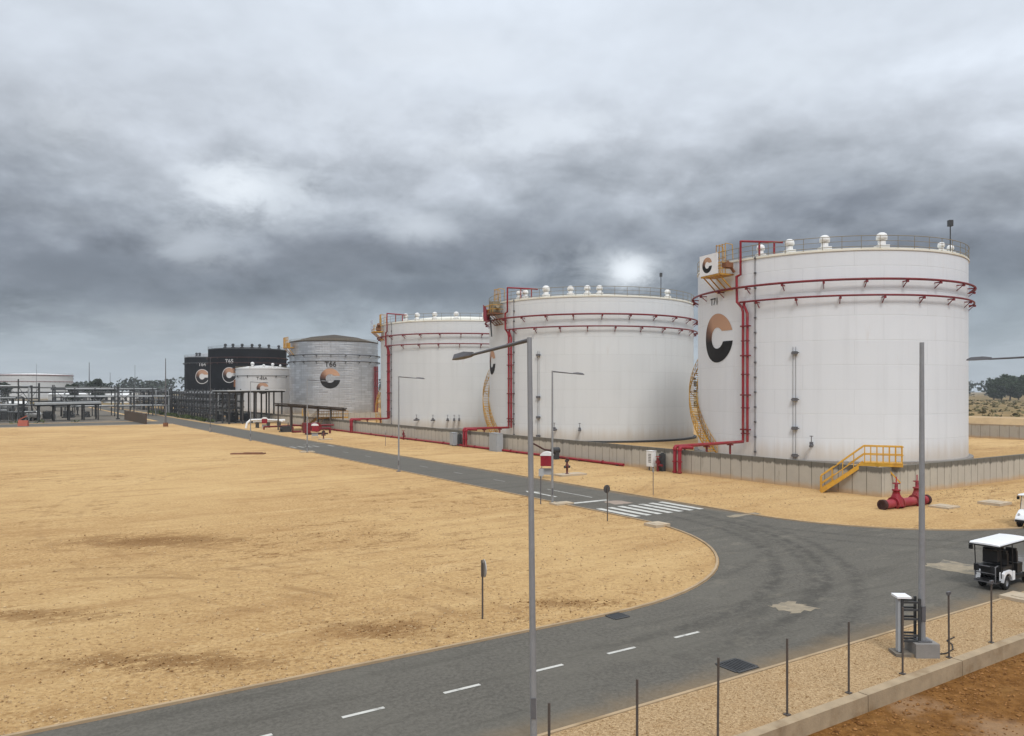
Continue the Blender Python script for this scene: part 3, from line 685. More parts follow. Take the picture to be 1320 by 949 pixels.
blk=lambda n,R: shellmat(n,(.011,.0115,.014),R,2.2,7,tint=.15,rustamt=.02,rough=.85,spec=.08)
t6=tank('wide black tank T65 with white ringed emblem behind the smallest white tank',c6,R6,H6,blk('tank_shell_black_near',R6),M['steel_dk'],rise=1.2,railm=M['steel_dk'],
     rings=((18.2,.5,.12,0,2*pi),(16.4,.5,.1,0,2*pi)),ringm=M['ductile'],logo=(295.5,483.5,10),logo_style='ringed',number=('T65',295.5,466,5),nummat=M['numwhite'],
     vents=(290,300,312,325,335,347,360),ventm=M['steel_dk'],ventscale=1.05,stair=None,railpitch=3,railh=.8)
t7=tank('farthest black tank T64 with white ringed emblem at the left end of the tank row',c7,R7,H7,blk('tank_shell_black_far',R7),M['galv'],rise=2.6,railm=M['galv_dk'],
     rings=((18.0,.5,.14,0,2*pi),),ringm=M['steel_dk'],logo=(260.5,485.5,9.5),logo_style='ringed',number=('T64',260.5,470,4.5),nummat=M['numwhite'],
     vents=(253,257),ventm=M['steel_dk'],ventscale=1.1,stair=None,railpitch=3,railh=.8)
c8=at(45.5,600); t8=tank('distant pale tank with red rim beyond the pipe racks at far left',c8,25.5,18.6,shellmat('tank_shell_distant',(.55,.56,.57),25.5,3.2,14,mort=.12,tint=.05),M['white'],rise=1.5,
     rings=((18.3,.3,.25,0,2*pi),(13.5,.2,.14,0,2*pi)),ringm=M['red_dk'],stair=None,railpitch=6)

# top platforms (parts of their tanks)
def platform(T,c,R,H,x,style,zf):
    a,Y=hit(c,R,x); rad=pol(1,a,0); tan=Vector((-sin(a),cos(a),0)); RM=Matrix.Rotation(a,3,'Z')
    P=lambda r,u,z: rad*(R+r)+tan*u+Vector((0,0,z))
    g=MB(); g.box(P(.95,0,zf),(1.75,3.2,.16),RM)
    for u in (-1.3,-.45,.45,1.3): g.bar(P(1.7,u,zf-.06),P(.03,u,zf-1.5),.10,.10)
    g.bar(P(.06,-1.4,zf-1.5),P(.06,1.4,zf-1.5),.1,.12)
    o=g.build('platform',M['yellow_dk'] if style!='foam' else M['rust'],T)
    g=MB()
    for u in (-1.55,-.8,0,.8,1.55):
        g.tube([P(1.75,u,zf),P(1.75,u,zf+1.2)],.035,5)
    for h in (.6,1.2):
        g.tube([P(.1,-1.55,zf+h),P(1.75,-1.55,zf+h),P(1.75,1.55,zf+h),P(.1,1.55,zf+h)],.035,5)
    g.build('railing',M['yellow_dk'],o)
    # access cage with ladder above the rim
    g=MB()
    for u in (-1.0,-.5,0,.5): g.tube([P(.3,u,zf+.2),P(.3,u,H+1.9)],.045,5)
    for k in range(4): g.tube([P(.3,-1.0,H-.3+.7*k),P(.3,.5,H-.3+.7*k)],.04,5)
    for u in (-1.0,.5): g.tube([P(.3,u,H+1.9),P(-.6,u,H+1.8),P(-.7,u,H+.2)],.04,5)
    g.build('access_cage',M['yellow_dk'],T)
    if style=='banner':
        g=MB(); g.box(P(1.86,-.25,zf+1.17),(.05,3.0,2.15),RM); b=g.build('banner',M['whiteplastic'],T)
        logo_c(lambda u,v: P(1.895,-.45+u,zf+1.15+v),.82,b)
        g=MB(); g.box(P(1.0,1.75,zf+.9),(.9,.7,.5),RM); g.tube([P(.2,1.8,zf+.2),P(1.1,1.8,zf+1.3)],.16,8); g.build('foam_chamber',M['rust'],T)
    if style=='foam':
        g=MB(); g.box(P(1.0,.6,zf+.95),(1.2,1.3,1.5),RM); g.tube([P(.9,-.2,zf+.2),P(1.0,1.6,zf+1.0)],.3,10); g.build('foam_chamber',M['rail'],T)
        g=MB(); g.quad(P(1.82,-1.6,zf+1.5),P(1.9,-.3,zf+.9),P(1.95,-.1,zf-1.3),P(1.85,-1.5,zf-.6)); 
        g.box(P(1.45,-1.1,zf-.1),(.6,1.0,1.6),RM); g.build('red_sheeting',M['red'],T)
        g=MB(); g.bar(P(1.2,-.5,zf-.4),P(1.1,-.2,zf-3.2),.28,.2); g.build('hanging_pipe',M['steel_dk'],T)
    if style=='white':
        g=MB(); g.box(P(1.87,-.4,zf+1.9),(.05,2.6,.75),RM); g.box(P(1.87,-.4,zf+.85),(.05,2.6,.7),RM); g.build('banner',M['blue'],T)
        g=MB(); g.tube([P(.9,.9,zf+.1),P(1.0,1.9,zf+1.4)],.3,8); g.box(P(.9,1.2,zf+.6),(.8,.9,.8),RM); g.build('foam_chamber',M['rust'],T)
platform(t1,c1,R1,H1,934,'banner',18.95)
platform(t2,c2,R2,H2,643.5,'foam',17.9)
platform(t3,c3,R3,H3,492.6,'white',18.0)
a_,Y_=hit(c4,R4,376); g=MB(); rm=Matrix.Rotation(a_,3,'Z'); g.box(pol(R4+.9,a_,18.2),(1.8,3.5,.2),rm)
for k in range(6): g.bar(pol(R4+1.7,a_+(k-2.5)*.055,18.2),pol(R4+1.7,a_+(k-2.5)*.055,20.9),.14,.14)
for z in (19.2,20.1,20.9): g.bar(pol(R4+1.7,a_-.14,z),pol(R4+1.7,a_+.14,z),.12,.12)
for u in (-.12,0,.12): g.bar(pol(R4+1.6,a_+u,18.1),pol(R4,a_+u,16.2),.16,.16)
g.box(pol(R4+.9,a_,18.9),(.7,1.2,1.2),rm); g.build('platform',M['yellow_dk'],t4)
a_,Y_=hit(c6,R6,307); g=MB(); rm=Matrix.Rotation(a_,3,'Z'); g.box(pol(R6+1,a_,14.2),(2,3,.3),rm); g.box(pol(R6+.8,a_,12.2),(.5,.6,4),rm); g.box(pol(R6+.8,a_,9.3),(1.4,2.2,2.4),rm); g.build('platform',M['rust'],t6)
# base fittings seen above the wall
for T,c,R,xs in ((t1,c1,R1,(1047,)),(t2,c2,R2,(717,748,)),(t3,c3,R3,(540,560,578,586,592))):
    for x in xs:
        a,Y=hit(c,R,x); g=MB(); rm=Matrix.Rotation(a,3,'Z')
        g.tube([pol(R-.1,a,1.7),pol(R+1.6,a,1.7)],.14,8); g.box(pol(R+.8,a,1.8),(.28,.32,.5),rm); g.tube([pol(R+.8,a,1.9),pol(R+.8,a,2.6)],.04,6)
        M3=Matrix.Rotation(0,3,'Z'); g.lathe([(.14,-.03),(.2,0),(.14,.03)],12,pol(R+.8,a,2.6)); g.build('tank_valve',M['galv_dk'],T)

# ------------------------------------------------------------------ fire water pipework
def firepipe(label,c,R,H,xw,xs,zr,top_to,single_above=True,pr=.15):
    """riser over the wall, run to the tank, twin verticals up the shell and a hoop over the rim"""
    tw=(xw-660)/FPX; Yw=47.15/(tw*EP[0]+EP[1]); w=Vector((tw*Yw,Yw,0))
    a,Ys=hit(c,R,xs,.35); s=Vector((c.x,c.y,0))+pol(R+.38,a,0)
    F=thing('fire_water_pipe',label,'fire pipe',w,0,'fire water pipes climbing the tanks')
    L=lambda v: Vector(v)-w
    tq=Vector((EQ[0],EQ[1],0)); tp=Vector((EP[0],EP[1],0))
    g=MB(); 
    zt=2.25
    g.tube([L(w+Vector((0,0,-.05))),L(w+Vector((0,0,zt-.12))),L(w+tp*.12+Vector((0,0,zt))),L(s+Vector((0,0,1.75)))],pr,10)
    w2=w-tq*.55
    g.tube([L(w2+Vector((0,0,-.05))),L(w2+Vector((0,0,zt-.2))),L(w2+tp*.15+Vector((0,0,zt-.05))),L(w2+tp*1.5+Vector((0,0,zt-.15)))],pr,10)
    for ww in (w,w2):
        for z in (.12,1.0,2.0): g.lathe([(pr,-.05),(pr*1.5,-.05),(pr*1.5,.05),(pr,.05)],12,L(ww+Vector((0,0,z))),smooth=False)
    g.build('riser_pipe',M['red'],F)
    rad=pol(1,a,0); tn=Vector((-sin(a),cos(a),0))
    zl=zr
    g=MB(); s2=s+tn*.55
    g.tube([L(s+Vector((0,0,1.72))),L(s+Vector((0,0,zl-1.0))),L(s-tn*.15+Vector((0,0,zl-.5))),L(s-tn*.75+Vector((0,0,zl+.1))),L(s-tn*.8+Vector((0,0,H-1.8)))],pr*.9,10); g.build('vertical_pipe',M['red'],F)
    g=MB(); g.tube([L(s2+Vector((0,0,1.75))),L(s2+Vector((0,0,zl-1.2))),L(s2-tn*.45+Vector((0,0,zl-.3))),L(s2-tn*.35+Vector((0,0,zl+.0)))],pr*.9,10)
    g.build('vertical_pipe',M['red'],F)
    g=MB()
    for z in (2.6,5.2,8.6,12.0): 
        if z<zl-1.2:
            for ss in (s,s2): g.lathe([(pr*.9,-.05),(pr*1.5,-.05),(pr*1.5,.05),(pr*.9,.05)],12,L(ss+Vector((0,0,z))),smooth=False)
    g.build('flange',M['red_dk'],F)
    g=MB()
    for z in (3,6.5,10.5,13.5): 
        if z<zl-1:
            g=MB(); g.bar(L(s-tn*.25+Vector((0,0,z))),L(s2+tn*.3+Vector((0,0,z))),.35,.14); g.build('pipe_bracket',M['red_dk'],F)
    g=MB()
    if top_to:
        a2,_=hit(c,R,top_to,-.8); e=Vector((c.x,c.y,0))+pol(R-.6,a2,0)
        m=s-tn*.3
        g.tube([L(s-tn*.78+Vector((0,0,H-1.85))),L(m+Vector((0,0,H-1.7))),L(m+Vector((0,0,H+1.75)))],.11,8)
        mid=(m+e)/2
        g.tube([L(m+Vector((0,0,H+1.70))),L(e+Vector((0,0,H+1.15)))],.11,8)
        for f in (.45,.8):
            b=m.lerp(e,f); g.bar(L(b+Vector((0,0,H-.1))),L(b+Vector((0,0,H+1.6-.45*f))),.16,.16)
    g.build('top_hoop',M['red'],F)
    # stands under the horizontal run
    for f in (.12,.42,.78):
        g=MB(); b=w.lerp(s,f); zb=zt-(zt-1.75)*f
        g.bar(L(b+Vector((0,0,-.02))),L(b+Vector((0,0,zb-.12))),.16,.16); g.bar(L(b-tq*.3+Vector((0,0,zb-.2))),L(b+tq*.3+Vector((0,0,zb-.2))),.3,.14); g.build('pipe_stand',M['red_dk'],F)
    return F
f1=firepipe('red fire pipe climbing the T71 tank beside its emblem and hooping over rim',c1,R1,H1,870,958,15.95,1010)
f2=firepipe('red fire pipe climbing left side of the middle white tank',c2,R2,H2,598,656,15.5,694,pr=.15)
f3=firepipe('red fire pipe climbing left edge of the third white tank',c3,R3,H3,452,500,15.2,525,pr=.16)
f4=thing('fire_water_pipe','purple-red twin fire pipe on right side of the silver tank','fire pipe',c4+pol(R4+.4,hit(c4,R4,483)[0],0),0,'fire water pipes climbing the tanks')
g=MB(); 
for u in (-.35,0,.4): g.tube([(u,0,1.0),(u,0,13.4)],.17,8)
g.build('vertical_pipe',M['red_dk'],f4)
g=MB(); 
for z in (4,8,12):
    g=MB(); g.box((0,0,z),(1.2,.3,.2)); g.build('pipe_bracket',M['steel_dk'],f4)
# header lying at the foot of the wall
hp=thing('fire_water_main','long low red pipe lying along foot of bund wall','pipe',PQ(47.3,54),ROT)
g=MB(); g.tube([(0,0,.15),(0,40,.15),(0,100,.15)],.13,8); g.build('pipe',M['red'],hp)
g=MB()
for k in range(18): g.box((0,.8+5.6*k,.04),(.4,.25,.14)); 
g.build('pipe_support',M['ductile'],hp)
g=MB()
for k in range(12): g.lathe([(.13,-.05),(.2,-.05),(.2,.05),(.13,.05)],12,(0,3+8*k,.15),Matrix.Rotation(pi/2,3,'X'),smooth=False)
g.build('flange',M['red_dk'],hp)
# valve sets by the risers
def valveset(label,p,q):
    v=thing('hydrant_valve',label,'valve',PQ(p,q),ROT,'red valves beside the pipe risers')
    g=MB(); g.tube([(0,0,0),(0,0,1.15)],.1,8); g.tube([(0,-.1,.55),(0,-.55,.55)],.1,8); g.box((0,0,.8),(.25,.3,.25)); g.build('valve_body',M['red_dk'],v)
    g=MB(); g.lathe([(.17,-.025),(.23,0),(.17,.025)],14,(0,0,1.28)); g.tube([(0,0,1.1),(0,0,1.3)],.03,6); g.bar((-.2,0,1.28),(.2,0,1.28),.03,.03); g.build('handwheel',M['red'],v)
pv=pq_of(gnd(859,607)); valveset('small red valve standing left of the riser into the T71 tank',46.9,pv[1])
for j,(x,lab) in enumerate(((520,'left red pipe cluster at foot of wall under the third white tank'),)):
    t=(x-660)/FPX; Y=46.8/(t*EP[0]+EP[1]); valveset(lab,46.8,pq_of(at(x,Y))[1])

# ------------------------------------------------------------------ yellow crossover stair at the wall corner
def crossover(label,loc,rz,m,group=None,steps=8,plat=3.6):
    T=thing('crossover_stair',label,'steel stair',loc,rz,group)
    Hh=2.15; run=2.7; w=1.0      # local: x = along stair (foot at -x), platform from x=0
    g=MB()
    for y in (-w/2,w/2): g.bar((-run,y,.06),(0,y,Hh-.06),.07,.26)
    for k in range(steps): t=(k+.6)/steps; g.box((-run+run*t,0,Hh*t-.02),(.30,w-.06,.045))
    g.build('stair_flight',m,T)
    g=MB(); g.box((plat/2,0,Hh),(plat,w+.1,.07))
    for y in (-w/2,w/2): g.box((plat/2,y,Hh-.12),(plat,.08,.2))
    g.build('platform',m,T)
    g=MB()
    for y in (-w/2,w/2):
        n=7
        for k in range(n): x=.05+(plat-.1)*k/(n-1); g.box((x,y,Hh+.55),(.06,.05,1.1))
        for h in (.55,1.1): g.tube([(0,y,Hh+h),(plat,y,Hh+h)],.035,6)
        for k in range(4): t=k/4; g.box((-run+run*t+.05,y,Hh*t+.55),(.05,.05,1.05))
        for h in (.55,1.1): g.tube([(-run,y,h),(0,y,Hh+h)],.035,6)
        g.tube([(-run,y,.05),(-run,y,1.1)],.035,6)
    for h in (.55,1.1): g.tube([(plat,-w/2,Hh+h),(plat,w/2,Hh+h)],.035,6)
    g.build('handrail',m,T)
    g=MB()
    for y in (-w/2,w/2):
        g.bar((.9,y,Hh-.2),(.25,y,1.0),.09,.09); g.bar((plat*.55,y,Hh-.2),(plat*.55+.9,y,.9),.09,.09)
    g.bar((.3,-w/2,1.05),(.3,w/2,1.05),.08,.08)
    g.build('brace',m,T)
    return T
# stands in front of the corner, climbing along the wall and over it
pf=gnd(1058,634); 
xs_=crossover('yellow steel crossover stair climbing over the corner of the bund wall',Vector((0,0,0)),0,M['yellow'],plat=2.35)
pe=Vector((24.6,52.6,0)); dirv=(Vector((24.7,51.9))-Vector((pf.x,pf.y))).normalized()
xs_.location=Vector((pf.x+dirv.x*2.7,pf.y+dirv.y*2.7,0)); xs_.rotation_euler.z=atan2(dirv.y,dirv.x)

# ------------------------------------------------------------------ red valve manifold on the verge
A=gnd(1138,657); B=gnd(1194,650); dv=(B-A); L_=dv.length
mf=thing('pipe_manifold','fat red pipe with two upright red gate valves lying on sand','pipe',A,atan2(dv.y,dv.x))
r=.26
g=MB(); g.tube([(.05,0,r+.02),(L_-.05,0,r+.02)],r,20); 
g.build('pipe',M['pinkpipe'],mf)
for x in (0.0,L_):
    g=MB(); g.lathe([(r-.06,-.1),(r+.05,-.1),(r+.05,.1),(r-.06,.1)],20,(x,0,r+.02),Matrix.Rotation(pi/2,3,'Y'),smooth=False); g.tube([(x-.04,0,r+.02),(x+.04,0,r+.02)],r-.05,20); g.build('open_end',M['ductile'],mf)
for x in (L_*.30,L_*.78):
    g=MB(); g.lathe([(r+.04,-.34),(r+.14,-.34),(r+.14,-.24),(r+.06,-.22),(r+.06,.22),(r+.14,.24),(r+.14,.34),(r+.04,.34)],20,(x,0,r+.02),Matrix.Rotation(pi/2,3,'Y'),smooth=False)
    g.lathe([(.44,r-.12),(.38,r+.22),(.22,r+.55),(.18,r+.75),(.24,r+.77),(.24,r+.84),(.1,r+.86),(.09,r+1.15),(.04,r+1.17),(.035,r+1.6),(.0,r+1.6)],14,(x,0,0)); v=g.build('gate_valve',M['red'],mf)
    g=MB(); g.lathe([(.20,-.025),(.25,0),(.20,.025)],16,(x,0,r+1.2)); g.bar((x-.22,0,r+1.2),(x+.22,0,r+1.2),.04,.03); g.bar((x,-.22,r+1.2),(x,.22,r+1.2),.04,.03); g.build('handwheel',M['red'],v)

# ------------------------------------------------------------------ slabs, drains, hydrants, hose boxes
def slab(label,x,y,a,b,h=.14,rz=ROT,m=None):
    v=gnd(x,y); g=MB(); 
    g.box((0,0,h/2-.02),(a,b,h+.04)); g.box((0,0,h+.012),(a*.55,b*.55,.024))
    return tag(g.build('concrete_slab',m or M['conc_pale'],loc=(v.x,v.y,0),rz=rz),label,'concrete slab',group='concrete slabs lying on the sand')
slab('thin square concrete slab beside the red pipe with gate valves',1217,654,1.35,1.2,.10)
slab('thick concrete slab near the golf cart at the right edge',1282,650,1.5,1.3,.16)
slab('concrete slab at the kerb corner just past the zebra crossing',847,678,1.0,.9,.14)
slab('flat concrete slab under foot of lamp column near red hose box',724,650,1.3,.8,.10)
slab('concrete slab at the right rim of the gravel strip',1322,774,1.0,1.2,.12)
slab('low concrete slab at foot of lamp column before the third white tank',396,583,1.5,1.0,.10)
slab('pair-wide concrete plinth at wall below third white tank',505,561,2.6,1.8,.16,m=M['conc_dk'])
def drain(label,x,y,a,b):
    v=gnd(x,y); T=thing('storm_drain',label,'storm drain',(v.x,v.y,0),ROT,'storm drains along the road edge')
    g=MB(); 
    for sx,sy,dx_,dy_ in ((0,b/2,a,.08),(0,-b/2,a,.08),(a/2,0,.08,b-.08),(-a/2,0,.08,b-.08)): g.box((sx,sy,.012),(dx_,dy_,.04))
    g.build('frame',M['plant'],T)
    g=MB(); g.box((0,0,.011),(a-.09,b-.09,.008)); g.build('pit',M['black'],T)
    g=MB()
    n=7
    for k in range(n): g.box((-(a-.1)/2+(a-.1)*(k+.5)/n,0,.022),(.045,b-.1,.018))
    g.build('grate',M['steel_dk'],T)
drain('small dark drain grate at the field side of the road',796,795,.55,.45)
drain('larger dark drain grate at gravel side of the road',950,859,.75,.7)
def hydrant(label,x,y,h,sl):
    v=gnd(x,y); T=thing('fire_hydrant',label,'hydrant',(v.x,v.y,0),ROT,'pillar hydrants')
    g=MB(); g.box((.3,0,.06),(sl,1.2,.16)); g.build('plinth',M['conc_pale'],T)
    g=MB(); g.lathe([(.16,.1),(.16,.16),(.09,.18),(.09,h*.4),(.14,h*.42),(.14,h*.62),(.09,h*.64),(.09,h*.9),(.12,h*.92),(.10,h),(.0,h+.04)],12); g.build('barrel',M['hydrant'],T)
    g=MB()
    for a,z in ((0,h*.5),(pi,h*.5),(.6,h*.85),(pi+.6,h*.85)): g.tube([(0,0,z),(cos(a)*.26,sin(a)*.26,z)],.075,8); g.lathe([(.0,.0),(.11,0),(.11,.05),(0,.05)],10,(cos(a)*.22,sin(a)*.22,z-.02),Matrix.Rotation(a,3,'Z')@Matrix.Rotation(pi/2,3,'Y'),smooth=False)
    g.build('outlet',M['steel_dk'],T)
hydrant('dark red pillar hydrant on concrete slab right of the red hose box',731,613,1.45,2.6)
hydrant('dark pillar hydrant on slab in front of the rusty canopy',417,567,1.35,1.8)
def hosebox(label,loc,rz):
    T=thing('hose_box',label,'hose box',loc,rz,'red fire hose boxes')
    g=MB(); 
    for x in (-.42,.42): g.box((x,.1,.55),(.06,.06,1.14)); 
    g.box((0,.1,.55),(.8,.05,.5)); g.build('stand',M['grey'],T)
    g=MB(); g.box((0,0,1.42),(.95,.6,.82)); g.box((0,-.31,1.42),(.02,.02,.78)); g.build('cabinet',M['red'],T)
    g=MB(); pts=[]
    n=12; vs=[]; fs=[]
    for k in range(n+1):
        a=pi*k/n
        for y in (-.33,.33): vs.append((.52*cos(a),y,1.83+.30*sin(a)))
    for k in range(n): fs.append((2*k,2*k+2,2*k+3,2*k+1))
    fs.append(tuple(range(0,2*n+2,2))); fs.append(tuple(range(2*n+1,0,-2))); fs.append((0,1,2*n+1,2*n)); g.add(vs,fs); g.build('hood',M['white'],T)
    return T
v=gnd(705,617); hb=hosebox('red fire hose box with white hood on grey stand beside lamp column',Vector((v.x,v.y,0)),-.15)
v=gnd(406,565); place_copy(hb,Vector((v.x,v.y,0)),.3,'small red fire hose box under front edge of the rusty canopy')
v=gnd(341,553); place_copy(hb,Vector((v.x,v.y,0)),.3,'red fire hose box beside the white bent pipes')
# twin posts with a grey board standing by the road before the hose box
v=gnd(697,650); T=thing('board_post','thin post with small grey board beside the road arrow','sign',(v.x,v.y,0),.1)
g=MB(); g.tube([(0,0,0),(0,0,2.2)],.035,6); g.build('post',M['galv_dk'],T)
g=MB(); g.box((.02,-.05,1.95),(.30,.03,.45)); g.build('board',M['grey'],T)
# dark hose loop and pump connection at the wall
v=gnd(718,592); T=thing('wall_valve','dark valve with curved pipe loop against wall behind red hose box','valve',PQ(46.9,pq_of(v)[1]),ROT)
g=MB(); g.tube([(0,0,.9),(-.4,.0,.9),(-.8,0,.9)],.32,12); g.box((-.35,0,.5),(.5,.5,1.0)); g.build('valve_body',M['steel_dk'],T)
g=MB(); g.tube([(-.8,.2,.9)]+[(-1.5-1.0*sin(pi*k/8),.4+.3*k,1.0+.7*sin(pi*k/8)) for k in range(9)],.09,8); g.build('pipe_loop',M['ductile'],T)
# cabinets on the wall
def cabinet(label,x,w,h,d,m,zoff=0.0,front=True):
    t=(x-660)/FPX; Y=(47.1)/(t*EP[0]+EP[1]); pos=PQ(47.15,pq_of(at(x,Y))[1])
    T=thing('control_cabinet',label,'cabinet',pos,ROT+pi/2,'cabinets along the bund wall')
    g=MB(); g.box((0,.2,zoff+h/2),(w,d,h)); g.box((0,.2,zoff+h+.02),(w+.08,d+.08,.04)); g.build('body',m,T)
    g=MB(); g.box((0,.2+d/2+.012,zoff+h/2),(w*.9,.02,h*.9)); g.build('door',m,T)
    if front:
        g=MB()
        for k in range(6): g.box((-w*.12,.2+d/2+.03,zoff+h*.30+k*h*.1),(w*.45,.02,h*.035))
        g.build('louvre',M['steel_dk'],T)
    if zoff: 
        for x_ in (-w/3,w/3):
            g=MB(); g.box((x_,.2,zoff/2),(.08,.08,zoff)); g.build('leg',M['galv_dk'],T)
    return T
cabinet('white louvred control cabinet on wall beside the T71 riser',841,.72,1.35,.45,M['white'],.35)
cabinet('broad pale grey cabinet covering the wall below the middle white tank',641,1.7,2.05,.8,M['grey'],0,False)
cabinet('narrow grey cabinet at the wall left of the middle riser',586,.9,1.55,.6,M['grey'],.1,False)
# dark niche boxes beside two of them (open backs)
for x,lab in ((853,'dark steel box right of the white louvred cabinet'),(592,'dark steel box squeezed against middle red riser')):
    t=(x-660)/FPX; Y=47.3/(t*EP[0]+EP[1]); pos=PQ(47.38,pq_of(at(x,Y))[1])
    g=MB(); g.box((0,0,.75),(.4,.4,1.5)); g.box((-.22,0,.8),(.04,.34,1.1)); g.bar((0,-.15,1.55),(0,.15,1.55),.1,.08)
    tag(g.build('junction_box',M['steel_dk'],loc=pos,rz=ROT),lab,'junction box',group='dark boxes against the bund wall')
# grey frames on the plinth by the wall
v=gnd(508,557); T=thing('bent_pipe','low grey bent pipe frame on concrete plinth by wall','pipe frame',(v.x,v.y,.16),ROT)
g=MB()
for k in range(4): g.tube([(-1.0,-.9+.6*k,0),(-.8,-.9+.6*k,.7),(.5,-.9+.6*k,.7),(.9,-.9+.6*k,0)],.08,6)
g.tube([(-.8,-.9,.72),(-.8,.9,.72)],.09,6); g.build('pipe',M['galv_dk'],T)

# ------------------------------------------------------------------ lamp columns
def lamp(label,loc,h,arml,armdir,droop=.1,r0=.085,r1=.055,lean=0.0,footm=None,group='street lamp columns'):
    T=thing('lamp_column',label,'lamp column',loc,0,group)
    n=10; g=MB(); g.tube([(lean*(1-0),0,0),(lean*.5,0,h*.5),(0,0,h)] if lean else [(0,0,0),(0,0,h*.5),(0,0,h)],r0,10,r1=r1); g.build('pole',M['galv'],T)
    g=MB(); g.box((lean,0,.03),(.36,.36,.05)); g.box((lean,-r0-.005,.75),(.1,.02,.4)); g.build('base_plate',M['galv_dk'],T)
    if arml:
        d=Vector((armdir.x,armdir.y,0)).normalized(); e=d*arml+Vector((0,0,h-.05-droop))
        g=MB(); g.tube([(0,0,h-.05),d*(arml*.5)+Vector((0,0,h-.05-droop*.5)),e],.042,8,r1=.03); g.build('arm',M['galv_dk'],T)
        g=MB(); M3=Matrix((d,Vector((-d.y,d.x,0)),Vector((0,0,1)))).transposed()
        prof=[(-.1,.05,.06),(.15,.13,.10),(.55,.15,.09),(.72,.06,.03)]
        vs=[];fs=[]
        for (x,hw,hh) in prof:
            for (yy,zz) in ((-hw,-.02),(-hw*.7,hh),(hw*.7,hh),(hw,-.02)): vs.append(e+M3@Vector((x,yy,zz-x*droop/arml)))
        for i in range(3):
            for j in range(4): fs.append((i*4+j,i*4+(j+1)%4,(i+1)*4+(j+1)%4,(i+1)*4+j))
        fs+=[(3,2,1,0),(12,13,14,15)]
        g.add(vs,fs); g.build('lantern',M['galv_dk'],T)
    return T
up=Vector((EP[0],EP[1],0)); uq=Vector((EQ[0],EQ[1],0))
Ls=[(712,47.9,'grey lamp column standing beside the red hose box'),(514,66.7,'grey lamp column crossing the front of the third white tank'),(396,87.1,'thin grey lamp column in front of the rusty canopy'),(323,107.5,'thin grey lamp column in front of the pale roofed shelter')]
for x,Y,lab in Ls: lamp(lab,at(x,Y),8.2,1.75,up,.12,.075,.05)
lamp('tall leaning lamp column in the foreground with long drooping arm',Vector((.43,15.3,0)),8.04,2.35,uq,.20,.068,.048)
bpy.context.view_layer.update()
o=[x for x in C.objects if x.get('label','').startswith('tall leaning')][0]; o.rotation_euler=(0,radians(-.62),0)
pl=Vector((10.83,20.5,0))
T=lamp('armless lamp column on concrete block beside the electrical pedestal',pl+Vector((0,0,.36)),7.9,0,up,0,.09,.055)
ft=MB(); ft.box((0,0,-.19),(.62,.62,.42)); ft.box((0,0,.025),(.34,.34,.04)); ft.build('footing',M['conc_dk'],T)
lamp('lamp column beyond the right edge whose arm reaches over the scrub',Vector((18.35,24.7,0)),8.2,3.0,uq,.06,.08,.055)

# electrical pedestal next to that column
pd=pl+Vector((-.36,.02,0))
T=thing('electrical_pedestal','open electrical pedestal with white cap and ladder-like shelves','pedestal',(pd.x,pd.y,0),radians(-4))
g=MB(); g.box((.0,0,.04),(.8,.5,.10)); g.build('plinth',M['plinthdk'],T)
g=MB()
for x in (-.20,.24):
    for y in (-.13,.13): g.box((x,y,.80),(.06,.05,1.44))
g.build('frame',M['steel_dk'],T)
for z in (.40,.55,.98,1.22,1.42):
    for y in (-.13,.13): g=MB(); g.box((.02,y,z),(.40,.04,.05)); g.build('rung',M['steel_dk'],T)
g=MB(); g.box((-.262,-.04,.82),(.07,.16,1.42)); g.build('side_panel',M['grey'],T)
g=MB(); g.box((-.17,0,1.555),(.36,.40,.05)); g.build('cap',M['whiteplastic'],T)
# loose cable on the gravel
cp=[PQ(20.45,11.1,.035),PQ(20.8,10.95,.035),PQ(21.3,11.02,.035),PQ(21.7,11.25,.035),PQ(21.9,11.5,.035),PQ(22.4,11.55,.035)]
g=MB(); g.tube([p-pl for p in cp],.016,5)
tag(g.build('cable',M['black'],loc=pl),'thin black cable lying on gravel beside the armless lamp column','cable')

# ------------------------------------------------------------------ road signs
def roundsign(label,loc,h,r,rz,face):
    T=thing('road_sign',label,'road sign',loc,0,None)
    g=MB(); g.tube([(0,0,0),(0,0,h+r*.6)],.028,6); g.build('post',M['fence'],T)
    g=MB(); d=Vector((cos(rz),sin(rz),0)); g.lathe([(0,-.012),(r,-.012),(r,.012),(0,.012)],28,(d.x*.05,d.y*.05,h),Matrix.Rotation(rz,3,'Z')@Matrix.Rotation(pi/2,3,'Y'),smooth=False); g.build('plate',face,T)
    return T
v=gnd(783,672); roundsign('round dark-backed road sign on thin post at the zebra crossing',v,1.72,.22,atan2(EQ[1],EQ[0]),M['signback'])
v=gnd(622,798); T=roundsign('round road sign seen nearly edge-on on thin post in sand',v,1.55,.27,ROT-.28,M['signgrey'])
g=MB(); g.box((-.02,-.05,1.56),(.05,.05,.5)); g.build('clamp',M['fence'],T)
for x,y,h,lab in ((842,638,1.75,'thin bare marker post on sand before the white louvred cabinet'),(497,575,1.9,'thin bare marker post beyond road before the grey pipe frame')):
    v=gnd(x,y); T=thing('marker_post',lab,'marker post',v,.3,'thin marker posts')
    g=MB(); g.tube([(0,0,0),(0,0,h)],.025,6); g.build('post',M['galv_dk'],T)
    g=MB(); g.box((0,0,h-.1),(.03,.22,.26)); g.build('plate',M['signgrey'],T)

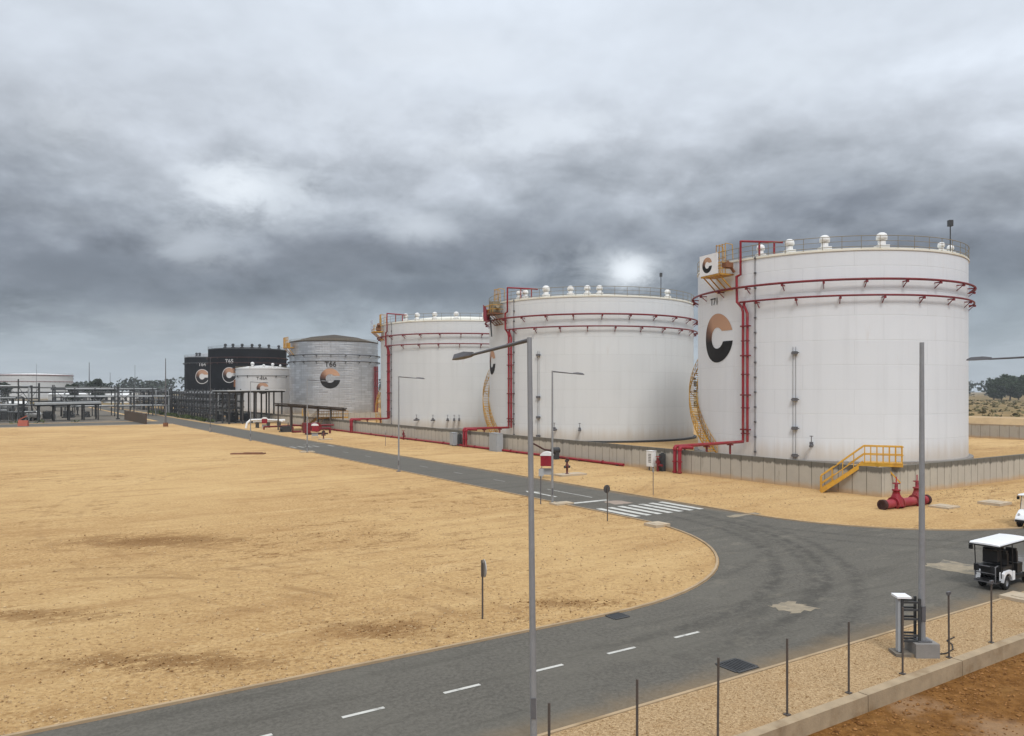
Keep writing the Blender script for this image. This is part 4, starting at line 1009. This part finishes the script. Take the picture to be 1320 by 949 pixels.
# ------------------------------------------------------------------ golf carts
def cart(label,loc,rz):
    T=thing('golf_cart',label,'golf cart',loc,rz,'white roofed golf carts')   # x forward
    rw=.27
    def wheel(x,y):
        g=MB(); g.lathe([(.13,-.10),(rw-.03,-.11),(rw,-.07),(rw,.07),(rw-.03,.11),(.13,.10)],22,(x,y,rw),Matrix.Rotation(pi/2,3,'X')); w=g.build('wheel',M['rubber'],T)
        g=MB(); s=1 if y>0 else -1
        g.lathe([(0,-.06*1),(.10,-.06),(.14,-.09),(.14,.09),(.10,.06),(0,.06)],16,(x,y,rw),Matrix.Rotation(pi/2,3,'X'),smooth=False); g.build('rim',M['galv'],w)
    for x in (-.85,1.15):
        for y in (-.46,.46): wheel(x,y)
    g=MB(); g.box((.2,0,.34),(2.5,.98,.14)); g.box((-1.35,0,.36),(.5,.95,.05)); g.build('chassis',M['black'],T)
    # white body: side rear fenders with wheel arch, and a front cowl
    for s in (-1,1):
        g=MB(); n=14; vs=[]; fs=[]
        outer=[(-1.28,.42),(-1.25,.62),(-1.1,.74),(-.55,.74),(-.33,.60),(-.30,.34)]
        top=[]
        for k in range(n+1):
            a=pi-pi*k/n; top.append((-.85+.36*cos(a),.30+.36*sin(a)*.95))
        def ytop(x):
            for i in range(len(outer)-1):
                if outer[i][0]<=x<=outer[i+1][0] and outer[i+1][0]>outer[i][0]:
                    f=(x-outer[i][0])/(outer[i+1][0]-outer[i][0]); return outer[i][1]+(outer[i+1][1]-outer[i][1])*f
            return .5
        for (x,z) in top:
            zt=ytop(x)
            vs+=[(x,s*.60,max(z,.32)),(x,s*.60,zt),(x,s*.40,zt+.02),(x,s*.40,max(z,.32))]
        for k in range(n):
            for j in range(4): fs.append((k*4+j,k*4+(j+1)%4,(k+1)*4+(j+1)%4,(k+1)*4+j))
        fs+=[(3,2,1,0),tuple(n*4+j for j in range(4))]
        g.add(vs,fs); g.box((-.33,s*.5,.50),(.22,.2,.34)); g.build('rear_fender',M['whiteplastic'],T)
    g=MB(); prof=[(.95,.36),(.95,1.0),(1.08,.98),(1.42,.72),(1.56,.52),(1.58,.36)]
    vs=[];fs=[]
    for (x,z) in prof:
        for y in (-.58,-.50,.50,.58): vs.append((x,y,z-(.04 if abs(y)>.55 else 0)))
    for i in range(len(prof)-1):
        for j in range(3): fs.append((i*4+j,i*4+j+1,(i+1)*4+j+1,(i+1)*4+j))
    for sd_ in (0,3): fs.append(tuple(i*4+sd_ for i in range(len(prof))))
    g.add(vs,fs); b=g.build('front_cowl',M['whiteplastic'],T)
    for y in (-.4,.4):
        g=MB(); g.lathe([(0,.0),(.08,.0),(.07,.05),(0,.06)],12,(1.40,y,.73),Matrix.Rotation(radians(60),3,'Y'),smooth=False); g.build('headlight',M['signgrey'],b)
    g=MB(); g.box((1.55,0,.40),(.12,1.1,.12)); g.build('bumper',M['black'],T)
    # seats: two forward, one facing back
    def seat(x,face):
        g=MB(); g.box((x,0,.66),(.46,1.02,.30)); g.box((x,0,.84),(.48,1.04,.12))
        bx=x-face*.24
        Mx=Matrix.Rotation(-face*.12,3,'Y'); g.box((bx,0,1.16),(.12,1.02,.46),Mx)
        for y in (-.27,.27): g.box((bx-face*.03,y,1.42),(.11,.42,.14),Mx)
        g.build('seat',M['black'],T)
    seat(.42,1); seat(-.45,1); seat(-.93,-1)
    g=MB(); g.box((-1.0,0,1.30),(.34,.62,.42)); g.box((-.72,.2,1.38),(.3,.5,.34)); g.build('luggage',M['black'],T)
    # rear foot platform with grab rail
    g=MB(); 
    for y in (-.42,.42): g.tube([(-1.58,y,.36),(-1.60,y,.95),(-1.36,y,.98)],.022,6)
    g.tube([(-1.60,-.42,.95),(-1.60,.42,.95)],.024,6); g.tube([(-1.6,-.42,.68),(-1.6,.42,.68)],.018,6); g.box((-1.42,0,.34),(.38,.94,.04)); g.build('grab_rail',M['galv_dk'],T)
    g=MB(); g.box((-1.60,.36,.86),(.06,.20,.26)); g.box((-1.60,-.30,.86),(.06,.18,.22)); g.build('tail_pad',M['black'],T)
    # roof on four posts
    for x,xt in ((-1.30,-1.42),(1.0,.82),(-.30,-.34)):
        for y in (-.53,.53):
            g=MB(); g.tube([(x,y,.5),(xt,y,1.80)],.022,6); g.build('roof_post',M['black'],T)
    g=MB(); 
    ys=[(-.64,0),(-.62,.045),(-.3,.065),(0,.07),(.3,.065),(.62,.045),(.64,0)]
    vs=[];fs=[]
    xs2=[(-1.66,-.03),(-1.6,0.0),(1.0,0.0),(1.08,-.03)]
    for (x,dz_) in xs2:
        for (y,z) in ys: vs.append((x,y,1.80+z+dz_))
        for (y,z) in ys: vs.append((x,y*.98,1.775+z*.5+dz_))
    k=len(ys)
    for i in range(3):
        for j in range(k-1):
            a=i*2*k+j; b2=(i+1)*2*k+j
            fs.append((a,a+1,b2+1,b2)); fs.append((a+k,b2+k,b2+k+1,a+k+1))
        fs.append((i*2*k,(i+1)*2*k,(i+1)*2*k+k,i*2*k+k)); fs.append((i*2*k+k-1,i*2*k+2*k-1,(i+1)*2*k+2*k-1,(i+1)*2*k+k-1))
    for i in (0,3): fs.append(tuple(i*2*k+j for j in range(k))+tuple(i*2*k+2*k-1-j for j in range(k)))
    g.add(vs,fs); g.build('roof',M['whiteplastic'],T)
    g=MB(); g.box((-.29,-.655,1.775),(2.7,.03,.05)); g.box((-.29,.655,1.775),(2.7,.03,.05)); g.box((-1.67,0,1.75),(.03,1.28,.05)); g.build('roof_edge',M['black'],T)
    g=MB(); g.quad((1.0,-.5,1.02),(1.0,.5,1.02),(.85,.5,1.76),(.85,-.5,1.76)); g.build('windscreen',M['glass'],T)
    for x,y in ((-1.6,.60),(.95,-.66)):
        g=MB(); g.box((x,y,1.62),(.09,.14,.17)); g.tube([(x,y,1.7),(x,y*.95,1.79)],.015,5); g.build('mirror',M['black'],T)
    g=MB(); g.lathe([(.15,-.015),(.18,0),(.15,.015),(.13,0),(.15,-.015)],18,(.78,.25,1.05),Matrix.Rotation(radians(-50),3,'Y')); g.tube([(.95,.25,.8),(.78,.25,1.05)],.02,6); g.build('steering_wheel',M['black'],T)
    return T
m,N_,b,co=newmat('clear_windscreen'); b.inputs['Base Color'].default_value=(.75,.8,.85,1); b.inputs['Roughness'].default_value=.08; b.inputs['Alpha'].default_value=.38; M['glass']=m
k1=cart('golf cart with white roof and black seats seen from behind on asphalt',Vector((17.68,27.93,.008)),radians(36)); k1.scale=(.9,.78,.9)
k2=place_copy(k1,Vector((27.05,40.0,0)),radians(215),'golf cart cut off by right edge of frame at kerb, facing left')

# ------------------------------------------------------------------ canopies
def canopy(label,corners,z0,z1,rows,cols,roofm,colm,th=.18,crw=.2):
    """corners: four (p,q) of the roof, z0 height at the left end, z1 at the right"""
    P=[PQ(*c) for c in corners]; o=P[0]
    T=thing('canopy',label,'canopy',o,0)
    zs=[z0,z1,z1,z0]
    g=MB(); vs=[P[i]-o+Vector((0,0,zs[i])) for i in range(4)]+[P[i]-o+Vector((0,0,zs[i]+th)) for i in range(4)]
    g.add(vs,[(3,2,1,0),(4,5,6,7),(0,1,5,4),(1,2,6,5),(2,3,7,6),(3,0,4,7)]); g.build('roof',roofm,T)
    for i in range(rows):
        for j in range(cols):
            u=.05+.9*j/(cols-1); v=.08+.84*i/(rows-1)
            a=P[0].lerp(P[1],u).lerp(P[3].lerp(P[2],u),v)-o; zz=z0+(z1-z0)*u
            g=MB(); g.box((a.x,a.y,zz/2-.02),(crw,crw,zz+.02)); g.build('column',colm,T)
    g=MB()
    for i in range(rows):
        v=.08+.84*i/(rows-1); a=P[0].lerp(P[3],v)-o; b=P[1].lerp(P[2],v)-o
        g.bar(a+Vector((0,0,z0-.2)),b+Vector((0,0,z1-.2)),.2,.3)
    g.build('roof_beam',colm,T)
    return T
canopy('pale flat roofed steel shelter with grey columns in front of the smallest white tank',[(37.5,164),(49.5,164),(49.5,178),(37.5,178)],6.75,6.9,3,5,M['roofgrey'],M['plant'],.2,.28)
canopy('rusty dark roofed canopy over the red pump set below silver tank',[(39.2,128.5),(50.3,131),(50.3,138),(39.2,137)],4.55,3.65,2,5,M['roofdark'],M['fence'],.22,.2)
canopy('long low white roofed shelter in front of the pipe racks at left',[(5,199),(18.5,206),(18.5,212),(5,206)],3.75,3.85,2,5,M['roofgrey'],M['plant'],.45,.25)
# rusty yellow platform behind the rusty canopy
crossover('rusty yellow crossover platform on wall behind rusty canopy',PQ(46.2,134.5),ROT,M['yellow_dk'],steps=8,plat=5.5)
crossover('yellow access stair at foot of the silver tank beside its twin pipe',PQ(49,150),ROT+1.3,M['yellow_dk'],steps=8,plat=2.5)
# red pump set
v=gnd(408,560); T=thing('pump_skid','red fire pump skid with round drum under the rusty canopy','pump',(v.x,v.y,0),ROT)
g=MB(); g.box((0,0,.12),(3.2,1.6,.24)); g.build('base_frame',M['ductile'],T)
g=MB(); g.tube([(-.2,-.9,1.15),(-.2,.7,1.15)],.75,18); g.tube([(-.2,-.96,1.15),(-.2,-.9,1.15)],.5,14); g.build('drum',M['red_dk'],T)
g=MB(); g.box((-1.6,0,1.05),(1.0,1.1,1.6)); g.tube([(-2.4,0,.5),(-3.8,0,.5),(-3.8,0,1.3)],.15,8); g.tube([(.6,0,.9),(2.2,0,.9),(2.2,0,.1)],.18,8); g.tube([(.9,.4,1.4),(3.0,.4,1.4)],.14,8); g.build('engine',M['red_dk'],T)
v=gnd(368,557); T=thing('pump_set','small dark engine block under left end of the rusty canopy','pump',(v.x,v.y,0),ROT)
g=MB(); g.box((0,0,.55),(1.3,.9,.8)); g.tube([(-.9,0,.5),(.9,0,.5)],.28,12); g.box((0,0,.08),(1.9,1.1,.16)); g.build('engine',M['plant'],T)
g=MB(); g.tube([(.5,.2,.9),(.5,.2,1.6)],.07,6); g.build('exhaust',M['steel_dk'],T)
# pink/red pipe run from the pump to the wall
g=MB(); g.tube([(0,0,.5),(4,1.5,.5),(9,2.2,.5),(13,2.4,.5)],.14,8); g.tube([(0,0,.5),(0,0,-.02)],.14,8); g.tube([(9,2.2,.5),(9,2.2,-.02)],.1,8); g.tube([(4,1.5,.5),(4,1.5,-.02)],.1,8)
tag(g.build('fire_water_branch',M['red_dk'],loc=PQ(38,139),rz=ROT),'thin dark red pipe running behind the pumps to the wall','pipe')
v=gnd(330,552); T=thing('bent_pipe','white bent pipework on sand between shelter and rusty canopy','pipe',(v.x,v.y,0),ROT)
g=MB(); g.tube([(-1.8,0,0),(-1.6,0,1.0),(-1.0,0,1.5),(1.5,.5,1.5),(4.5,1.2,1.3),(5.2,1.3,1.0)],.2,10); g.tube([(0,1.6,1.2),(6.0,2.4,1.2)],.28,10); g.build('pipe',M['white'],T)
g=MB(); 
for x in (0.5,2.5,4.5): g.box((x,1.0,.5),(.2,1.8,1.0))
g.build('pipe_support',M['plant'],T)

# ------------------------------------------------------------------ pipe racks
def rack(label,p0,q0,rz,L,Wd,h,bays,levels,m,pipem,npipes=5,brace=True,seed=1,group='steel pipe racks'):
    rr=random.Random(seed)
    T=thing('pipe_rack',label,'pipe rack',PQ(p0,q0),rz,group)
    for k in range(bays+1):
        g=MB(); x=L*k/bays; hh=h*(1+.10*(k%3==0))
        for y in (0,Wd): g.box((x,y,hh/2),(.24,.24,hh))
        for z in levels: g.box((x,Wd/2,z),(.2,Wd,.22))
        g.build('frame',m,T)
    g=MB()
    for z in levels:
        for y in (0,Wd): g.box((L/2,y,z+.12),(L,.14,.18))
    if brace:
        for k in range(0,bays,3):
            x0=L*k/bays; x1=L*(k+1)/bays; g.bar((x0,0,levels[0]),(x1,0,levels[-1]),.12,.12); g.bar((x1,0,levels[0]),(x0,0,levels[-1]),.12,.12)
    g.build('beam',m,T)
    for z in levels:
        for k in range(npipes):
            y=Wd*(k+.7)/(npipes+.5); r=rr.choice((.09,.13,.18,.22)); x0=rr.uniform(-1,L*.15); x1=L-rr.uniform(-1,L*.15)
            g=MB(); pts=[(x0,y,z+.12+r),(x1,y,z+.12+r)]
            if rr.random()<.5: pts.append((x1,y,.1))
            if rr.random()<.4: pts.insert(0,(x0,y,.1))
            g.tube(pts,r,6); g.build('pipe',pipem if rr.random()<.6 else m,T)
    return T
rqa=ROT+pi/2
rack('long dark pipe rack beside the road behind the tall mast',38.5,182,rqa,62,-6,6.6,18,(1.4,2.8,4.4,6.0),M['plant'],M['plant_lt'],5,seed=2)
rack('pipe rack receding along the road below the black tanks',40.5,250,rqa,90,-8,6.6,18,(2.0,3.4,4.8,6.2),M['plant'],M['plant_lt'],5,seed=3)
rack('second pipe rack standing behind the road-side rack',50,218,rqa,60,-6,6.8,11,(2.4,4.0,6.2),M['plant'],M['plant_lt'],5,seed=4)
rack('open steel pipe rack with cross bracing at far left',-46,205,ROT,52,6,8.6,13,(1.8,3.4,5.0,7.6),M['plant'],M['pipe_pale'],8,seed=5)
rack('low pipe rack in front of the distant pale tank',-60,196,ROT,54,5,4.6,10,(1.5,3.0,4.4),M['plant'],M['pipe_pale'],8,seed=6)
rack('pipe rack beyond the brown fence near the side road',10,232,ROT,28,8,7.6,6,(2.5,5.0,7.0),M['plant'],M['pipe_pale'],6,seed=7)
rack('middle pipe rack between the long white shelter and the distant pale tank',-75,222,ROT,75,7,7.2,12,(1.8,4.0,6.4),M['plant'],M['pipe_pale'],8,seed=9)
rack('far pipe rack below the wooded skyline',-20,300,ROT,60,8,8.2,9,(3,6,7.6),M['plant'],M['plant_lt'],4,seed=8)
# process equipment between the racks
def vessel(label,p,q,L,r,z,rz,m,group='horizontal process vessels'):
    T=thing('pressure_vessel',label,'vessel',PQ(p,q),rz,group)
    g=MB(); prof=[(0,-L/2-r*.5),(r*.6,-L/2-r*.4),(r*.9,-L/2-r*.18),(r,-L/2),(r,L/2),(r*.9,L/2+r*.18),(r*.6,L/2+r*.4),(0,L/2+r*.5)]
    g.lathe(prof,20,(0,0,z+r),Matrix.Rotation(pi/2,3,'Y')); g.build('shell',m,T)
    for x in (-L*.3,L*.3):
        g=MB(); g.box((x,0,(z+r*.3)/2),(.3,r*1.4,z+r*.3)); g.build('saddle',M['plant'],T)
    g=MB(); g.tube([(0,0,z+2*r-.05),(0,0,z+2*r+.6)],.12,8); g.lathe([(.1,-.05),(.22,-.05),(.22,.05),(.1,.05)],10,(0,0,z+2*r+.5),smooth=False); g.build('nozzle',M['plant_lt'],T)
pv=pq_of(at(42,178)); vessel('white round-ended vessel pointing at the viewer by the side road',pv[0],pv[1],3.2,.85,.5,radians(78),M['white'])
pv=pq_of(at(6,188)); vessel('grey horizontal vessel at the left edge before pipe rack',pv[0],pv[1],3.5,1.1,1.6,radians(15),M['plant_lt'])
pv=pq_of(at(20,196)); vessel('upper pale vessel behind the left pipe rack',pv[0],pv[1],5,.8,2.6,radians(5),M['white'])
for k,(x,Y,w,h,lab) in enumerate(((12,184,6.5,1.9,'long dark pump block by side road at left edge'),(30,192,2.2,3.2,'upright grey switch box left of the white vessel'),(62,186,2.6,2.2,'dark pump block right of the white vessel'),(88,196,3,2.0,'dark valve skid under long white shelter roof'),(112,200,2.5,1.7,'low dark skid right of the long white shelter'),(300,172,3.5,2.4,'dark pump block under pale roofed shelter'),(318,176,2.4,2.0,'small dark pump block under the pale roofed shelter by its right columns'),(283,176,2.0,2.6,'tall dark cabinet under left end of pale roofed shelter'))):
    v=at(x,Y); T=thing('pump_block',lab,'pump',v,.3+.4*k,'pump blocks among the pipework')
    g=MB(); g.box((0,0,.12),(w,w*.5,.24)); g.box((0,0,h*.5),(w*.8,w*.4,h*.75)); g.build('housing',M['plant'],T)
    g=MB(); g.tube([(-w*.5,.3,h*.6),(-w*.1,.3,h*.6),(-w*.1,.3,h)],.14,8); g.tube([(w*.2,-.3,h*.5),(w*.6,-.3,h*.5),(w*.6,-.3,.1)],.16,8); g.build('pipe',M['plant_lt'],T)
    g=MB(); g.lathe([(.28*h/2,-.12),(.28*h/2,.12)],14,(w*.2,-w*.21,h*.5),Matrix.Rotation(pi/2,3,'X')); g.build('flywheel',M['plant_lt'],T)
# standpipes / vertical dark columns near the racks
for x,Y,z,lab in ((152,186,7.8,'dark steel upright at left end of the brown fence'),(100,215,7.6,'dark steel upright behind the long white shelter')):
    v=at(x,Y); g=MB(); g.box((0,0,z/2),(.35,.35,z)); g.box((0,0,z-.3),(.9,.2,.25)); g.box((0,0,.15),(.8,.8,.3))
    tag(g.build('steel_upright',M['plant'],loc=v,rz=ROT),lab,'steel post')
# tall lighting masts
def mast(label,x,Y,z,r=.16,head=False):
    v=at(x,Y); T=thing('lighting_mast',label,'mast',v,0,'tall thin masts')
    g=MB(); g.tube([(0,0,0),(0,0,z*.5),(0,0,z)],r,8,r1=r*.4); g.build('pole',M['galv_dk'],T)
    g=MB(); g.box((0,0,.35),(r*4,r*4,.8)); g.build('base',M['rust'] if head else M['conc_dk'],T)
mast('tall grey mast with rusty foot at edge of the sand left of the road',213.5,149,13.1,.17,True)
mast('thin mast in front of the wide black tank',271,129,12.4,.07)
mast('thin distant mast rising above the trees at left',115,420,22,.35)
mast('very thin distant mast beside the brown fence skyline',174,430,21,.2)
mast('short distant mast over the far white sheds',142,440,17,.22)
mast('thin mast above the distant pale tank',47,560,26,.22)
# brown fence, red barrier
T=thing('board_fence','short dark brown board fence beside the side road','fence',PQ(*pq_of(gnd(160.5,541))),0)
A=gnd(160.5,541); B=gnd(188,547); o0=A
dv=B-A; T.rotation_euler.z=atan2(dv.y,dv.x); L_=dv.length; T.location=A
g=MB()
nb=26
for k in range(nb): g.box((L_*(k+.5)/nb,0,1.05),(L_/nb*.9,.08,2.1+.08*R_.random()))
g.build('boards',M['brick'],T)
g=MB()
for k in range(6): g.box((L_*k/5,.1,1.1),(.16,.14,2.3))
g.build('post',M['ductile'],T)
v=gnd(30,549.5); T=thing('road_barrier','faded red plastic barrier on the side road at far left','barrier',(v.x,v.y,0),ROT-.5)
g=MB(); g.add([(-.9,-.35,0),(.9,-.35,0),(.9,.35,0),(-.9,.35,0),(-.9,-.12,1.15),(.9,-.12,1.15),(.9,.12,1.15),(-.9,.12,1.15)],[(0,1,2,3),(4,7,6,5),(0,4,5,1),(1,5,6,2),(2,6,7,3),(3,7,4,0)]); g.build('body',M['orange'],T)
g=MB(); g.bar((-.9,0,1.2),(.7,0,2.0),.16,.16); g.build('arm',M['orange'],T)
# brown plank cover lying in the field
v=gnd(320,585.5); g=MB(); g.box((0,0,.06),(3.6,.9,.12)); g.box((.5,.1,.15),(2.0,.5,.06))
tag(g.build('pit_cover',M['rust'],loc=v,rz=radians(2)),'flat brown pit cover lying on the sand field','pit cover')
# distant sheds
def shed(label,x,Y,w,dpt,h,m):
    v=at(x,Y); T=thing('shed',label,'shed',v,.1,'distant low sheds')
    g=MB(); g.box((0,0,h/2),(w,dpt,h)); g.build('wall',m,T)
    g=MB(); g.add([(-w/2-.4,-dpt/2-.4,h+.01),(w/2+.4,-dpt/2-.4,h+.01),(w/2+.4,dpt/2+.4,h+.01),(-w/2-.4,dpt/2+.4,h+.01),(-w/2-.4,0,h+dpt*.12),(w/2+.4,0,h+dpt*.12)],[(0,1,5,4),(2,3,4,5),(1,2,5),(3,0,4),(3,2,1,0)]); g.build('roof',M['white'],T)
    g=MB()
    for k in range(4): g.box((-w*.36+w*.24*k,-dpt/2-.03,h*.45),(w*.1,.06,h*.5))
    g.build('door',M['plant'],T)
shed('distant white shed between the left mast and brown fence',154,430,14,9,4.2,M['white'])
shed('distant long pale shed at left behind pipe rack',95,460,24,10,4.5,M['roofgrey'])
shed('distant pale shed left of the tall grey mast',170,520,20,10,5,M['white'])

# ------------------------------------------------------------------ vegetation
def blob_leaves(g,c,rx,ry,rz,n,s,rr):
    for _ in range(n):
        while True:
            u=Vector((rr.uniform(-1,1),rr.uniform(-1,1),rr.uniform(-1,1)))
            if .25<u.length<1: break
        p=c+Vector((u.x*rx,u.y*ry,u.z*rz)); k=s*rr.uniform(.6,1.5)
        a=Vector((rr.gauss(0,1),rr.gauss(0,1),rr.gauss(0,.7))).normalized(); b=a.cross(Vector((rr.gauss(0,1),rr.gauss(0,1),rr.gauss(0,1)))).normalized()
        g.quad(p-a*k-b*k*.5,p+a*k*.8-b*k*.6,p+a*k+b*k*.6,p-a*k*.7+b*k*.5)
def tree(label,loc,h,cr,m,seed,group):
    rr=random.Random(seed); T=thing('tree',label,'tree',loc,0,group)
    g=MB(); th=h*.45; g.tube([(0,0,-.2),(rr.uniform(-.3,.3),rr.uniform(-.3,.3),th*.5),(rr.uniform(-.5,.5),0,th)],h*.03,7,r1=h*.014)
    cl=[]
    for k in range(15):
        a=rr.uniform(0,2*pi); d=cr*rr.uniform(.15,.8); z=h*rr.uniform(.18,.88); cl.append((Vector((cos(a)*d,sin(a)*d,z)),cr*rr.uniform(.38,.58)))
    for c,r in cl[:6]: g.tube([(0,0,th*.8),c*.6+Vector((0,0,th*.3)),c],h*.012,5,r1=h*.004)
    g.build('trunk',M['bark'],T)
    g=MB()
    for c,r in cl: blob_leaves(g,c,r,r,r*.75,170,h*.034,rr)
    g.build('crown',m,T); return T
for k,(x,Y,z,cr,lab) in enumerate(((1281,560,14.5,6,'dark green tree at left end of the right-hand clump'),(1291,540,16.5,6.5,'dark rounded tree second in the right-hand clump'),(1302,555,19,7,'tallest dark tree in the clump at the right edge'),(1313,540,17.5,7,'dark tree beside the tallest in the right-hand clump'),(1326,550,18.5,7,'dark tree cut by the right edge of frame'))):
    tree(lab,at(x,Y),z,cr,M['leaf'],20+k,'trees in the clump beyond the scrub')
for k,(x,Y,z,cr,lab) in enumerate(((94,400,12.5,4,'round dark tree right of the distant pale tank'),(122,420,15.5,5.5,'bushy tree behind the long white shelter'),(136,430,12.5,5,'low spreading tree left of the white shed'),(3,430,13,5,'dark tree at the left edge beside distant tank'))):
    tree(lab,at(x,Y),z*.88,cr*.9,M['leaf_far'],40+k,'trees beyond the pipe racks')
rr=random.Random(5); g=MB()
for k in range(330):
    X=-1000+2100*k/330+rr.uniform(-6,6); Y=rr.uniform(780,900)
    if -300<X<400 and k%3: continue
    h=rr.uniform(12,21); n=85
    for _ in range(n):
        p=Vector((X+rr.gauss(0,4.5),Y+rr.gauss(0,5),h*rr.random()**.6)); s=rr.uniform(.9,2.0)
        a=Vector((rr.gauss(0,1),rr.gauss(0,1),rr.gauss(0,.7))).normalized(); b=a.cross(Vector((rr.gauss(0,1),rr.gauss(0,1),1))).normalized()
        g.quad(p-a*s-b*s*.6,p+a*s-b*s*.7,p+a*s+b*s*.6,p-a*s+b*s*.7)
tag(g.build('distant_wood',M['leaf_far']),kind='stuff')
g=MB()
for _ in range(5200):
    p=139+rr.random()**1.5*420; q=rr.uniform(-160,330); c=PQ(p,q,.1); r=rr.uniform(.3,1.3); blob_leaves(g,c,r,r,r*.32,7,r*.5,rr)
tag(g.build('scrub',M['scrub']),kind='stuff')
g=MB()
for _ in range(70):
    q=rr.uniform(176,262); c=PQ(37.2+rr.gauss(0,.5),q,.35); blob_leaves(g,c,.7,.7,.5,16,.22,rr)
for _ in range(40):
    p=rr.uniform(-70,22); c=PQ(p,193+rr.gauss(0,.6),.25); blob_leaves(g,c,.8,.8,.4,14,.2,rr)
tag(g.build('weeds',M['weed']),kind='stuff')

# air: pale even haze round the whole site, sky outside it
g=MB(); g.box((0,900,14.3),(8400,7000,31.4))
m=bpy.data.materials.new('haze_air'); m.use_nodes=True; N=NT(m.node_tree); out=N.n('ShaderNodeOutputMaterial'); pv_=N.n('ShaderNodeVolumePrincipled')
pv_.inputs['Color'].default_value=(.86,.90,.95,1); pv_.inputs['Density'].default_value=.0002; pv_.inputs['Anisotropy'].default_value=.1
N.put(out.inputs['Volume'],pv_.outputs[0]); tag(g.build('haze',m),kind='stuff')
